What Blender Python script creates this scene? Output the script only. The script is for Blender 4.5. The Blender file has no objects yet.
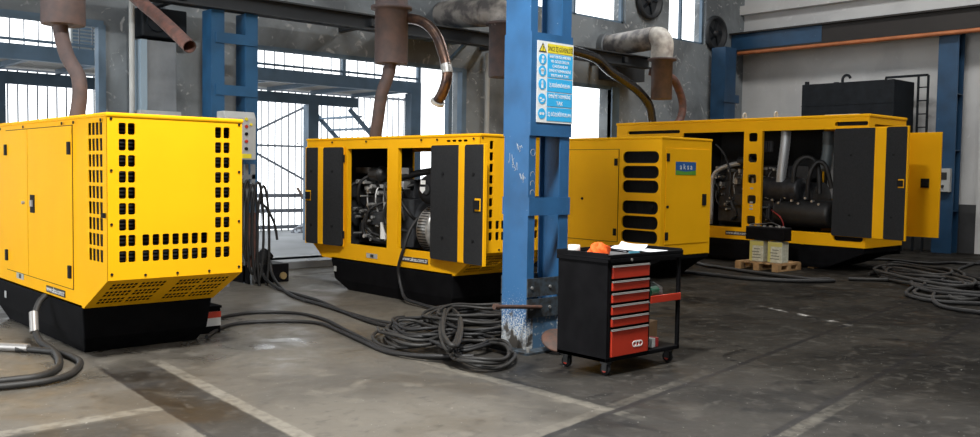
import bpy, bmesh, math, random
from mathutils import Vector, Matrix
random.seed(7)
C = bpy.context.scene.collection
PI = math.pi

# ------------------------------------------------------------------ camera
f_px = 914.126
cd = bpy.data.cameras.new('camera'); cam = bpy.data.objects.new('camera', cd); C.objects.link(cam)
cd.sensor_width = 36.0; cd.lens = 36.0 * f_px / 980.0; cd.clip_start = 0.05; cd.clip_end = 200
vr = Vector((1009, 31.5, -f_px)).normalized(); vl = Vector((-830, 58.5, -f_px)).normalized(); vu = vr.cross(vl).normalized()
vl = vu.cross(vr)
M = Matrix((vr, vl, vu)).to_4x4()          # camera space -> world
M.translation = (0, 0, 1.6)
cam.matrix_world = M
bpy.context.scene.camera = cam

# ------------------------------------------------------------------ materials
def mat(name, col, rough=.5, metal=0, nscale=0, namt=.15, col2=None, bump=0, bscale=30, thr=None, spec=.5, rvar=0):
    m = bpy.data.materials.new(name); m.use_nodes = True
    nt = m.node_tree; p = nt.nodes['Principled BSDF']
    p.inputs['Base Color'].default_value = (*col, 1); p.inputs['Roughness'].default_value = rough; p.inputs['Metallic'].default_value = metal
    p.inputs['Specular IOR Level'].default_value = spec
    tc = nt.nodes.new('ShaderNodeTexCoord')
    if nscale:
        n = nt.nodes.new('ShaderNodeTexNoise'); n.inputs['Scale'].default_value = nscale; n.inputs['Detail'].default_value = 6
        nt.links.new(tc.outputs['Object'], n.inputs['Vector'])
        r = nt.nodes.new('ShaderNodeValToRGB')
        a, b = thr if thr else (.35, .65)
        r.color_ramp.elements[0].position = a; r.color_ramp.elements[1].position = b
        c2 = col2 if col2 else tuple(c * (1 - namt) for c in col)
        r.color_ramp.elements[0].color = (*c2, 1); r.color_ramp.elements[1].color = (*col, 1)
        nt.links.new(n.outputs['Fac'], r.inputs['Fac']); nt.links.new(r.outputs['Color'], p.inputs['Base Color'])
        if rvar:
            mr = nt.nodes.new('ShaderNodeMapRange'); mr.inputs['From Min'].default_value = .3; mr.inputs['From Max'].default_value = .7
            mr.inputs['To Min'].default_value = rough - rvar; mr.inputs['To Max'].default_value = rough + rvar
            nt.links.new(n.outputs['Fac'], mr.inputs['Value']); nt.links.new(mr.outputs['Result'], p.inputs['Roughness'])
    if bump:
        n2 = nt.nodes.new('ShaderNodeTexNoise'); n2.inputs['Scale'].default_value = bscale; n2.inputs['Detail'].default_value = 5
        nt.links.new(tc.outputs['Object'], n2.inputs['Vector'])
        bp = nt.nodes.new('ShaderNodeBump'); bp.inputs['Strength'].default_value = bump; bp.inputs['Distance'].default_value = .01
        nt.links.new(n2.outputs['Fac'], bp.inputs['Height']); nt.links.new(bp.outputs['Normal'], p.inputs['Normal'])
    return m

YEL = mat('yellow_paint', (.90, .445, .006), .6, nscale=2, namt=.05, spec=.08)
BLK = mat('black_paint', (.008, .008, .009), .55, nscale=6, namt=.3, spec=.02)
BLKM = mat('black_matt', (.008, .008, .009), .8, spec=.2)
FOAM = mat('foam_insulation', (.022, .023, .025), .85, nscale=40, namt=.25, bump=.15, bscale=120, spec=.25)
RUB = mat('rubber_cable', (.011, .011, .012), .6, nscale=9, namt=.4)
RUBD = mat('dusty_cable', (.022, .021, .020), .6, nscale=9, namt=.4)
STEEL = mat('bright_steel', (.50, .50, .49), .4, .65)
ALU = mat('cast_aluminium', (.50, .50, .49), .42, .6, nscale=14, namt=.5)
IRON = mat('engine_iron', (.035, .037, .042), .45, .3, nscale=12, namt=.5)
DKENG = mat('engine_dark', (.016, .017, .018), .5, nscale=8, namt=.4)
WHITE = mat('white_paint', (.78, .78, .76), .5)
PAPER = mat('paper', (.80, .82, .88), .7, nscale=35, namt=.12)
RED = mat('red_paint', (.47, .034, .014), .35, nscale=5, namt=.1)
GREYD = mat('grey_metal', (.30, .29, .28), .4, .4)
ORANGE = mat('orange_cloth', (1.0, .13, .012), .8, nscale=20, namt=.2, bump=.5, bscale=60)
LGREY = mat('light_grey_paint', (.42, .43, .42), .5, nscale=5, namt=.1)
RUST = mat('rusty_flue', (.095, .062, .056), .7, nscale=7, col2=(.06, .045, .045), bump=.2)
RUSTR = mat('rusty_red', (.14, .062, .048), .65, nscale=10, col2=(.07, .04, .035), bump=.2)
RUSTB = mat('rust_brown', (.085, .036, .022), .7, nscale=14, col2=(.04, .025, .02), bump=.2)
BRONZE = mat('heat_tinted_steel', (.17, .10, .07), .3, .8, nscale=10, col2=(.06, .045, .045))
DUCT = mat('insulated_duct', (.36, .33, .30), .5, .2, nscale=4, col2=(.12, .11, .11), thr=(.42, .6))
DUCTG = mat('galvanised_duct', (.24, .26, .28), .45, .3, nscale=3, namt=.25)
WOOD = mat('pallet_wood', (.42, .26, .12), .75, nscale=9, col2=(.28, .16, .07))
BOARD = mat('old_board', (.12, .08, .06), .8, nscale=9)
CARD = mat('cardboard', (.36, .22, .11), .8, nscale=9)
SBLUE = mat('sign_blue', (.03, .38, .72), .5)
SYEL = mat('sign_yellow', (.72, .60, .03), .5)
INK = mat('ink', (.02, .02, .02), .6)
AKB = mat('logo_blue', (.01, .10, .33), .4)
AKG = mat('logo_green', (.10, .30, .03), .4)
MEZ = mat('mezzanine_blue_grey', (.11, .17, .235), .6, nscale=3, namt=.25)
DECKM = mat('deck_underside', (.36, .34, .31), .8, nscale=2, namt=.2)
FENCE = mat('fence_steel', (.12, .13, .15), .6)
BEAMD = mat('dark_beam', (.018, .021, .025), .6, nscale=2, namt=.3)
BEAMB = mat('brown_black_beam', (.014, .0105, .009), .6, nscale=3, namt=.3)
COPPER = mat('orange_pipe_paint', (.42, .14, .05), .5, nscale=4, namt=.25)
TANK = mat('tank_black', (.010, .013, .017), .6, nscale=5, namt=.4, spec=.2)
SILVERH = mat('silver_hose', (.40, .42, .44), .4, .5, bump=.6, bscale=40)
TIN = mat('tin_label', (.62, .62, .52), .45, nscale=22, col2=(.45, .45, .34))
TINY = mat('tin_yellow', (.52, .47, .14), .45)
GREENP = mat('green_plastic', (.02, .22, .12), .5)
BLUEP = mat('blue_plastic', (.05, .20, .28), .5)
TAPE = mat('white_tape', (.62, .62, .60), .6)
TARP = mat('tarpaulin', (.35, .38, .42), .8, nscale=12, col2=(.06, .06, .07), thr=(.42, .55))
ASH = mat('outside_concrete', (.17, .18, .19), .7, nscale=1.2, namt=.25)

def blue_mat(name, base, worn_h=.6):
    """painted steel, chipped, with a scuffed grey-white foot"""
    m = bpy.data.materials.new(name); m.use_nodes = True; nt = m.node_tree; p = nt.nodes['Principled BSDF']; L = nt.links
    p.inputs['Roughness'].default_value = .45
    tc = nt.nodes.new('ShaderNodeTexCoord'); g = nt.nodes.new('ShaderNodeNewGeometry')
    def noise(s, d=6):
        n = nt.nodes.new('ShaderNodeTexNoise'); n.inputs['Scale'].default_value = s; n.inputs['Detail'].default_value = d
        L.new(tc.outputs['Object'], n.inputs['Vector']); return n.outputs['Fac']
    def mix(a, b, fac):
        x = nt.nodes.new('ShaderNodeMix'); x.data_type = 'RGBA'
        for i, v in ((6, a), (7, b)):
            if isinstance(v, tuple): x.inputs[i].default_value = (*v, 1)
            else: L.new(v, x.inputs[i])
        L.new(fac, x.inputs[0]); return x.outputs[2]
    def ramp(v, a, b):
        r = nt.nodes.new('ShaderNodeMapRange'); r.inputs['From Min'].default_value = a; r.inputs['From Max'].default_value = b
        L.new(v, r.inputs['Value']); return r.outputs['Result']
    def mth(op, a, b):
        x = nt.nodes.new('ShaderNodeMath'); x.operation = op
        for i, v in ((0, a), (1, b)):
            if isinstance(v, (int, float)): x.inputs[i].default_value = v
            else: L.new(v, x.inputs[i])
        return x.outputs[0]
    c = mix(base, tuple(k * .72 for k in base), ramp(noise(2.5), .4, .65))
    c = mix(c, (.30, .38, .44), ramp(noise(40, 4), .73, .77))
    if worn_h:
        sp = nt.nodes.new('ShaderNodeSeparateXYZ'); L.new(tc.outputs['Object'], sp.inputs[0])
        h = ramp(sp.outputs['Z'], worn_h, 0.05)
        w = ramp(mth('ADD', mth('MULTIPLY', h, .42), noise(60, 8)), .70, .86)
        c = mix(c, (.42, .44, .45), w)
        w2 = ramp(mth('ADD', mth('MULTIPLY', h, .3), noise(9, 6)), .72, .82)
        c = mix(c, (.05, .045, .04), w2)
    L.new(c, p.inputs['Base Color'])
    return m
BLUE = blue_mat('blue_column_paint', (.022, .105, .25), .62)
BLUEW = blue_mat('blue_wall_column_paint', (.016, .085, .19), 0)
BLUEDK = blue_mat('deep_blue_paint', (.016, .06, .13), 0)
DIRTY = mat('dirty_plate', (.035, .05, .065), .6, nscale=22, col2=(.018, .018, .018), thr=(.4, .6))
DIRTYB = mat('scuffed_plate', (.05, .11, .19), .55, nscale=30, col2=(.30, .32, .33), thr=(.33, .42))

def concrete_wall(name, base, dark, light, bumpy=.25):
    m = bpy.data.materials.new(name); m.use_nodes = True; nt = m.node_tree; p = nt.nodes['Principled BSDF']; L = nt.links
    p.inputs['Roughness'].default_value = .85
    tc = nt.nodes.new('ShaderNodeTexCoord')
    def noise(s, d=7, dist=0):
        n = nt.nodes.new('ShaderNodeTexNoise'); n.inputs['Scale'].default_value = s; n.inputs['Detail'].default_value = d; n.inputs['Distortion'].default_value = dist
        L.new(tc.outputs['Object'], n.inputs['Vector']); return n.outputs['Fac']
    def ramp(v, a, b):
        r = nt.nodes.new('ShaderNodeMapRange'); r.inputs['From Min'].default_value = a; r.inputs['From Max'].default_value = b
        L.new(v, r.inputs['Value']); return r.outputs['Result']
    def mix(a, b, fac):
        x = nt.nodes.new('ShaderNodeMix'); x.data_type = 'RGBA'
        for i, v in ((6, a), (7, b)):
            if isinstance(v, tuple): x.inputs[i].default_value = (*v, 1)
            else: L.new(v, x.inputs[i])
        L.new(fac, x.inputs[0]); return x.outputs[2]
    c = mix(base, dark, ramp(noise(.9, 8, .6), .42, .62))
    c = mix(c, light, ramp(noise(5, 9, 1.5), .60, .72))
    L.new(c, p.inputs['Base Color'])
    b = nt.nodes.new('ShaderNodeBump'); b.inputs['Strength'].default_value = bumpy; b.inputs['Distance'].default_value = .02
    L.new(noise(14, 6), b.inputs['Height']); L.new(b.outputs['Normal'], p.inputs['Normal'])
    return m
CONC = concrete_wall('bare_concrete', (.22, .245, .262), (.12, .132, .142), (.42, .43, .43))
PLAST = concrete_wall('grey_painted_wall', (.55, .55, .545), (.48, .48, .48), (.57, .57, .57), .08)
ROOFM = concrete_wall('roof_sheet', (.20, .20, .20), (.16, .16, .16), (.22, .22, .22), .05)

def floor_mat():
    m = bpy.data.materials.new('workshop_floor'); m.use_nodes = True; nt = m.node_tree; p = nt.nodes['Principled BSDF']; L = nt.links
    tc = nt.nodes.new('ShaderNodeTexCoord'); sp = nt.nodes.new('ShaderNodeSeparateXYZ'); L.new(tc.outputs['Object'], sp.inputs[0])
    X, Y = sp.outputs['X'], sp.outputs['Y']
    def noise(s, d=7, dist=0):
        n = nt.nodes.new('ShaderNodeTexNoise'); n.inputs['Scale'].default_value = s; n.inputs['Detail'].default_value = d; n.inputs['Distortion'].default_value = dist
        L.new(tc.outputs['Object'], n.inputs['Vector']); return n.outputs['Fac']
    def ramp(v, a, b, lo=0, hi=1):
        r = nt.nodes.new('ShaderNodeMapRange'); r.inputs['From Min'].default_value = a; r.inputs['From Max'].default_value = b
        r.inputs['To Min'].default_value = lo; r.inputs['To Max'].default_value = hi
        L.new(v, r.inputs['Value']); return r.outputs['Result']
    def mth(op, a, b=0.):
        x = nt.nodes.new('ShaderNodeMath'); x.operation = op
        for i, v in ((0, a), (1, b)):
            if isinstance(v, (int, float)): x.inputs[i].default_value = v
            else: L.new(v, x.inputs[i])
        return x.outputs[0]
    def mix(a, b, fac):
        x = nt.nodes.new('ShaderNodeMix'); x.data_type = 'RGBA'
        for i, v in ((6, a), (7, b)):
            if isinstance(v, tuple): x.inputs[i].default_value = (*v, 1)
            else: L.new(v, x.inputs[i])
        if isinstance(fac, (int, float)): x.inputs[0].default_value = fac
        else: L.new(fac, x.inputs[0])
        return x.outputs[2]
    nb, nm, nf = noise(.8, 8, .4), noise(4, 9, .5), noise(38, 5)
    wob = mth('MULTIPLY', mth('SUBTRACT', noise(7, 5), .5), .035)
    xs = mth('ADD', X, wob); ys = mth('ADD', Y, wob)
    # skewed joint coordinates
    ya = mth('SUBTRACT', ys, mth('MULTIPLY', X, .158))       # lines running with X
    xa = mth('SUBTRACT', xs, mth('MULTIPLY', Y, .068))       # lines running with Y
    lt = mix((.102, .092, .076), (.064, .058, .049), ramp(nb, .40, .62))
    lt = mix(lt, (.115, .104, .086), ramp(nm, .56, .70))
    dk = mix((.026, .0235, .020), (.0115, .0105, .0092), ramp(nb, .38, .60))
    dk = mix(dk, (.046, .042, .036), ramp(nm, .57, .72))
    dk = mix(dk, (.007, .0065, .006), ramp(noise(2.1, 10, 1), .56, .66))
    dk = mix(dk, (.048, .045, .04), mth('MULTIPLY', ramp(noise(9, 10, .8), .56, .68), .7))
    lt = mix(lt, (.045, .041, .035), mth('MULTIPLY', ramp(noise(11, 10, .6), .56, .70), .6))
    # newer dark slabs: everything past the column line, and the strip near the camera
    right = ramp(xs, 4.70, 4.80)
    south = ramp(ya, 3.24, 3.16)
    msk = mth('MAXIMUM', right, south)
    far_pale = ramp(mth('ADD', Y, mth('MULTIPLY', nb, 1.2)), 7.2, 8.4)  # floor goes back to the paler tone towards the far end
    c = mix(lt, dk, mth('MULTIPLY', msk, mth('SUBTRACT', 1., mth('MULTIPLY', far_pale, ramp(X, 9., 7.)))))
    # dark drain strip between slabs left of the middle
    strip = mth('MULTIPLY', ramp(xa, 2.03, 2.05), ramp(xa, 2.45, 2.43))
    c = mix(c, dk, mth('MULTIPLY', strip, ramp(Y, 7.6, 7.0)))
    left = mth('MULTIPLY', ramp(xs, 2.3, 2.1), ramp(Y, 5.9, 5.8))
    c = mix(c, dk, mth('MULTIPLY', left, .8))
    def line(v, at, w, soft=.012):
        return mth('MULTIPLY', ramp(v, at - w - soft, at - w), ramp(v, at + w + soft, at + w))
    pale = (.22, .205, .17)
    def stroke(c, v, at, w, col, amt, lim=None):
        k = line(v, at, w)
        k = mth('MULTIPLY', k, ramp(noise(13, 9), .36, .56, .15 if col[0] > .1 else .75, 1))
        if lim is not None: k = mth('MULTIPLY', k, lim)
        return mix(c, col, mth('MULTIPLY', k, amt))
    c = stroke(c, xa, 2.50, .045, pale, .5, ramp(Y, 7.4, 7.2))
    c = stroke(c, xs, 4.73, .05, pale, .3, mth('MULTIPLY', ramp(Y, 3.6, 3.9), ramp(Y, 6.6, 6.3)))
    c = stroke(c, ys, 5.92, .06, pale, .5, ramp(X, 2.5, 2.4))
    c = stroke(c, ya, 3.26, .05, pale, .16, mth('MULTIPLY', ramp(X, 3.0, 3.3), ramp(X, 6.4, 5.6)))
    c = stroke(c, ya, 2.075, .05, pale, .28, mth('MULTIPLY', ramp(X, 4.5, 5.0), ramp(X, 6.9, 5.6)))
    blk = (.012, .011, .011)
    c = stroke(c, ya, 3.19, .022, blk, 1.)
    c = stroke(c, ya, 2.155, .024, blk, 1.)
    c = stroke(c, xa, 2.05, .016, blk, .9, ramp(Y, 7.6, 7.2))
    c = stroke(c, xs, 7.9, .012, blk, .5, ramp(ya, 3.2, 3.1))
    c = stroke(c, xs, 9.95, .014, blk, .5, ramp(Y, 6.4, 6.2))
    # pale scrapes and specks
    c = mix(c, (.40, .39, .36), ramp(nf, .70, .73))
    scr = mth('MULTIPLY', ramp(mth('ABSOLUTE', mth('SUBTRACT', mth('SUBTRACT', X, mth('MULTIPLY', Y, .36)), 7.85)), .07, .02), mth('MULTIPLY', ramp(Y, 4.6, 4.8), ramp(Y, 6.1, 5.8)))
    c = mix(c, (.34, .33, .31), mth('MULTIPLY', scr, ramp(nm, .5, .62)))
    L.new(c, p.inputs['Base Color'])
    # trowelled shine, wetter in patches left of the column line
    r0 = mix((.72, .72, .72), (.46, .46, .46), ramp(noise(1.3, 7, .8), .42, .60))
    shine = mth('MULTIPLY', mth('MULTIPLY', ramp(X, 5.4, 4.4), ramp(Y, 6.0, 7.0)), ramp(noise(2.6, 4, .6), .40, .68))
    r1 = mix(r0, (.17, .17, .17), shine)
    L.new(r1, p.inputs['Roughness']); L.new(ramp(X, 7.0, 4.2, .03, .5), p.inputs['Specular IOR Level'])
    b = nt.nodes.new('ShaderNodeBump'); b.inputs['Strength'].default_value = .18; b.inputs['Distance'].default_value = .01
    L.new(noise(16, 7), b.inputs['Height']); L.new(b.outputs['Normal'], p.inputs['Normal'])
    return m

# ------------------------------------------------------------------ mesh builder
class MB:
    def __init__(s): s.v = []; s.f = []; s.sm = []; s.marks = []; s.inside = False
    def add(s, vs, fs, smooth=False):
        if not s.inside: s.marks.append((len(s.v), len(s.f)))
        o = len(s.v); s.v += [tuple(p) for p in vs]
        for q in fs: s.f.append([o + i for i in q]); s.sm.append(smooth)
        return s
    def box(s, x0, x1, y0, y1, z0, z1):
        vs = [(x, y, z) for z in (z0, z1) for y in (y0, y1) for x in (x0, x1)]
        return s.add(vs, [(0, 2, 3, 1), (4, 5, 7, 6), (0, 1, 5, 4), (2, 6, 7, 3), (0, 4, 6, 2), (1, 3, 7, 5)])
    def obox(s, o, u, v, w):
        """box from corner o with edge vectors u, v, w (right-handed)"""
        o, u, v, w = map(Vector, (o, u, v, w))
        vs = [o + u * a + v * b + w * c for c in (0, 1) for b in (0, 1) for a in (0, 1)]
        return s.add(vs, [(0, 2, 3, 1), (4, 5, 7, 6), (0, 1, 5, 4), (2, 6, 7, 3), (0, 4, 6, 2), (1, 3, 7, 5)])
    def bar(s, p, q, w, h, up=(0, 0, 1)):
        p, q = Vector(p), Vector(q); d = (q - p); u = d.cross(Vector(up)).normalized(); v = u.cross(d).normalized()
        return s.obox(p - u * w / 2 - v * h / 2, u * w, d, v * h) if False else s._bar(p, d, u * w, v * h)
    def _bar(s, p, d, u, v):
        o = p - u / 2 - v / 2
        vs = [o + u * a + v * b + d * c for c in (0, 1) for b in (0, 1) for a in (0, 1)]
        return s.add(vs, [(0, 2, 3, 1), (4, 5, 7, 6), (0, 1, 5, 4), (2, 6, 7, 3), (0, 4, 6, 2), (1, 3, 7, 5)])
    def prism(s, poly, axis, a0, a1):
        n = len(poly)
        def P(p, a): return {'x': (a, p[0], p[1]), 'y': (p[0], a, p[1]), 'z': (p[0], p[1], a)}[axis]
        vs = [P(p, a0) for p in poly] + [P(p, a1) for p in poly]
        fs = [list(range(n))[::-1], list(range(n, 2 * n))] + [(i, (i + 1) % n, n + (i + 1) % n, n + i) for i in range(n)]
        return s.add(vs, fs)
    def loft(s, rings, cap=True, smooth=False):
        s.marks.append((len(s.v), len(s.f))); s.inside = True
        n = len(rings[0]); vs = [p for r in rings for p in r]; fs = []
        for k in range(len(rings) - 1):
            for i in range(n): fs.append((k * n + i, k * n + (i + 1) % n, (k + 1) * n + (i + 1) % n, (k + 1) * n + i))
        s.add(vs, fs, smooth)
        if cap:
            s.add(rings[0], [list(range(n))[::-1]]); s.add(rings[-1], [list(range(n))])
        s.inside = False
        return s
    def cyl(s, p, q, r, r1=None, n=20, cap=True):
        p, q = Vector(p), Vector(q); d = (q - p).normalized()
        a = d.orthogonal().normalized(); b = d.cross(a); r1 = r if r1 is None else r1
        ring = lambda c, R: [c + (a * math.cos(t) + b * math.sin(t)) * R for t in [2 * PI * i / n for i in range(n)]]
        return s.loft([ring(p, r), ring(q, r1)], cap, True)
    def tube(s, pts, r, n=10, smooth=3, closed=False, cap=True, corrug=0):
        P = [Vector(p) for p in pts]
        if smooth:
            Q = []; m = len(P)
            for i in range(m if closed else m - 1):
                g = (lambda k: P[k % m]) if closed else (lambda k: P[min(max(k, 0), m - 1)])
                a, b, c, d = g(i - 1), g(i), g(i + 1), g(i + 2)
                for k in range(smooth):
                    t = k / smooth
                    Q.append(.5 * ((2 * b) + (c - a) * t + (2 * a - 5 * b + 4 * c - d) * t * t + (3 * b - a - 3 * c + d) * t ** 3))
            if not closed: Q.append(P[-1])
            P = Q
        m = len(P); rings = []; a = None
        for i in range(m):
            if closed: d = P[(i + 1) % m] - P[i - 1]
            else: d = P[min(i + 1, m - 1)] - P[max(i - 1, 0)]
            if d.length < 1e-9: d = Vector((0, 0, 1))
            d.normalize()
            a = d.orthogonal().normalized() if a is None else (a - d * a.dot(d)).normalized()
            b = d.cross(a); R = r[min(i, len(r) - 1)] if isinstance(r, (list, tuple)) else r
            if corrug: R *= 1 + corrug * (i % 2)
            rings.append([P[i] + (a * math.cos(t) + b * math.sin(t)) * R for t in [2 * PI * j / n for j in range(n)]])
        if closed: rings.append(rings[0]); cap = False
        return s.loft(rings, cap, True)
    def lathe(s, prof, o, axis=(0, 0, 1), n=24):
        o, d = Vector(o), Vector(axis).normalized(); a = d.orthogonal().normalized(); b = d.cross(a)
        rings = [[o + d * h + (a * math.cos(t) + b * math.sin(t)) * max(r, 1e-4) for t in [2 * PI * i / n for i in range(n)]] for r, h in prof]
        return s.loft(rings, True, True)
    def plate(s, o, u, v, outer, holes, t):
        """flat sheet with real holes: 2-D loops in the (u, v) frame at o; thickness t goes along u x v (or against it when negative)"""
        o, u, v = Vector(o), Vector(u), Vector(v); w = u.cross(v).normalized()
        bm = bmesh.new(); es = []
        for lp in [outer] + list(holes):
            vv = [bm.verts.new((p[0], p[1], 0)) for p in lp]
            es += [bm.edges.new((vv[i], vv[(i + 1) % len(vv)])) for i in range(len(vv))]
        bmesh.ops.triangle_fill(bm, use_beauty=True, use_dissolve=False, edges=es, normal=(0, 0, 1))
        bmesh.ops.dissolve_limit(bm, angle_limit=.01, verts=bm.verts[:], edges=bm.edges[:])
        g = bmesh.ops.extrude_face_region(bm, geom=bm.faces[:])
        bmesh.ops.translate(bm, verts=[e for e in g['geom'] if isinstance(e, bmesh.types.BMVert)], vec=(0, 0, t))
        bmesh.ops.recalc_face_normals(bm, faces=bm.faces[:])
        bm.verts.index_update()
        s.add([o + u * p.co.x + v * p.co.y + w * p.co.z for p in bm.verts], [[q.index for q in fc.verts] for fc in bm.faces])
        bm.free(); return s
    def build(s, name, m, parent=None, bevel=0, loc=None):
        me = bpy.data.meshes.new(name); me.from_pydata(s.v, [], s.f)
        me.polygons.foreach_set('use_smooth', s.sm); me.update()
        bm = bmesh.new(); bm.from_mesh(me); bmesh.ops.recalc_face_normals(bm, faces=bm.faces[:]); bm.to_mesh(me); bm.free()
        o = bpy.data.objects.new(name, me); C.objects.link(o); me.materials.append(m)
        if parent: o.parent = parent
        if loc: o.location = loc
        if bevel:
            b = o.modifiers.new('bevel', 'BEVEL'); b.width = bevel; b.segments = 2; b.limit_method = 'ANGLE'; b.angle_limit = .7
        return o

def build_each(s, name, m, parent=None, bevel=0, n=1):
    """every n shapes of the builder become one object of their own"""
    ends = s.marks[::n] + [(len(s.v), len(s.f))]; out = []
    for (v0, f0), (v1, f1) in zip(ends, ends[1:]):
        q = MB(); q.v = s.v[v0:v1]; q.f = [[i - v0 for i in fc] for fc in s.f[f0:f1]]; q.sm = s.sm[f0:f1]
        out.append(q.build(name, m, parent, bevel))
    return out
MB.build_each = build_each

def rect(x0, x1, y0, y1): return [(x0, y0), (x1, y0), (x1, y1), (x0, y1)]
def rrect(x0, x1, y0, y1, r, n=5):
    r = min(r, (x1 - x0) / 2 - 1e-4, (y1 - y0) / 2 - 1e-4); out = []
    for cx, cy, a in ((x1 - r, y0 + r, -PI / 2), (x1 - r, y1 - r, 0), (x0 + r, y1 - r, PI / 2), (x0 + r, y0 + r, PI)):
        out += [(cx + r * math.cos(a + PI / 2 * k / n), cy + r * math.sin(a + PI / 2 * k / n)) for k in range(n + 1)]
    return out
def tag(o, label, cat, group=None, kind=None):
    o['label'] = label; o['category'] = cat
    if group: o['group'] = group
    if kind: o['kind'] = kind
    return o
def thing(name, label, cat, loc=(0, 0, 0), group=None, rz=0, kind=None):
    o = bpy.data.objects.new(name, None); C.objects.link(o); o.location = loc; o.rotation_euler = (0, 0, rz); o.empty_display_size = .2
    return tag(o, label, cat, group, kind)
def struct(o): o['kind'] = 'structure'; return o
def text(name, s, size, o, u, v, m, parent=None, ext=.001, align='LEFT', sx=1.0):
    cu = bpy.data.curves.new(name, 'FONT'); cu.body = s; cu.size = size; cu.extrude = ext; cu.align_x = align; cu.resolution_u = 3
    t = bpy.data.objects.new(name, cu); C.objects.link(t)
    bpy.context.view_layer.update()
    me = bpy.data.meshes.new_from_object(t.evaluated_get(bpy.context.evaluated_depsgraph_get()))
    bpy.data.objects.remove(t); bpy.data.curves.remove(cu)
    u, v = Vector(u), Vector(v); w = u.cross(v)
    for p in me.vertices: p.co = Vector(o) + u * p.co.x * sx + v * p.co.y + w * p.co.z
    me.materials.clear(); me.materials.append(m); me.name = name
    ob = bpy.data.objects.new(name, me); C.objects.link(ob)
    if parent: ob.parent = parent
    return ob

# ------------------------------------------------------------------ room shell
WY, WX = 13.4, 21.0
struct(MB().box(-6, WX + .3, -6, 13.0, -.2, 0).build('floor', floor_mat()))
struct(MB().box(-6, WX + .3, 13.0, 14.2, -.2, .11).build('floor_sill', ASH))
struct(MB().box(-8, 30, 14.2, 20.4, -.2, .09).build('ground_outside', ASH))
o1 = rrect(.3, 4.70, .11, 3.62, .10); o2 = rect(7.08, 11.45, .11, 3.56); o3 = rect(13.1, 15.76, .11, 3.54)
w1 = rect(13.3, 16.2, 4.98, 7.2); w2 = rect(17.8, 19.3, 4.83, 7.2)
struct(MB().plate((0, WY, 0), (1, 0, 0), (0, 0, 1), rect(-6, WX + .3, -.1, 9), [o1, o2, o3, w1, w2], -.35).build('wall_back', CONC))
struct(MB().box(WX, WX + .3, -6, WY, -.1, 9).build('wall_right', PLAST))
struct(MB().plate((-6, 0, 0), (0, 1, 0), (0, 0, 1), rect(-6, WY, -.1, 9), [rect(5, 12.5, 0, 5.2)], -.3).build('wall_left', PLAST))
struct(MB().plate((0, -6, 0), (1, 0, 0), (0, 0, 1), rect(-6, WX + .3, -.1, 9), [], .3).build('wall_front', PLAST))
sky = [rect(.5, 2.5, -4, 12), rect(5.5, 7, -4, 12)]
struct(MB().plate((0, 0, 9), (1, 0, 0), (0, 1, 0), rect(-6, WX + .3, -6, WY + .3), sky, .12).build('ceiling', ROOFM))
# steel frames lining the big openings
struct(MB().box(4.62, 4.72, 13.36, 13.50, .11, 3.6).box(.3, 4.7, 13.38, 13.46, 3.56, 3.66).build('door_1', MEZ))
struct(MB().box(11.05, 11.14, 13.38, 13.5, .11, 3.54).box(11.36, 11.47, 13.36, 13.5, .11, 3.56).box(7.08, 11.4, 13.37, 13.45, 3.5, 3.57).build('door_2', MEZ))
struct(MB().box(15.76, 16.0, 13.36, 13.5, .11, 3.54).box(13.1, 15.7, 13.37, 13.45, 3.47, 3.55).build('door_3', MEZ))
def window(name, x0, x1, z0, z1, xs):
    b = MB()
    for x in (x0 + .03, x1 - .03, *xs): b.box(x - .03, x + .03, 13.48, 13.56, z0, z1)
    for z in (z0 + .03, z1 - .03, (z0 + z1) / 2): b.box(x0, x1, 13.48, 13.56, z - .03, z + .03)
    return struct(b.build(name, MEZ))
window('window_1', 13.3, 16.2, 4.98, 7.2, [14.6]); window('window_2', 17.8, 19.3, 4.83, 7.2, [18.4])
# concrete lintels and ledges on the right-hand wall
struct(MB().box(20.78, 21, -6, WY, 5.75, 5.98).build('trim_1', PLAST))
struct(MB().box(20.9, 21, -6, WY, 0, 1.05).build('trim_2', mat('dado_dark', (.05, .052, .055), .7, nscale=2, namt=.4)))
# crane runway girders
g = thing('runway_girder', 'slim dark steel girder crossing above the big doorways', 'girder', (8, 12.5, 3.88), kind='thing')
MB().box(-14, 7.9, -.02, .02, 0, .24).box(-14, 7.9, -.13, .13, 0, .025).box(-14, 7.9, -.13, .13, .215, .24).build('web_and_flanges', BEAMD, g)
for k in range(6): MB().box(-9 + k * 3.2, -8.9 + k * 3.2, -.1, .88, .06, .18).build_each('wall_bracket', BEAMD, g)
g = thing('crane_girder', 'long dark steel girder along pale wall above the black tank', 'girder', (20.4, 4, 4.74), kind='thing')
MB().box(-.02, .02, -10, 9.36, 0, .48).box(-.13, .13, -10, 9.36, 0, .04).box(-.13, .13, -10, 9.36, .44, .48).build('web_and_flanges', BEAMB, g)
MB().box(-.03, -.025, 6.9, 9.36, .04, .44).build('painted_section', BLUEDK, g)
tag(MB().cyl((20.30, -6, 4.692), (20.30, 13.1, 4.692), .05).build('conduit_pipe', COPPER), 'orange painted pipe slung under the long dark girder', 'pipe')

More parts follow.
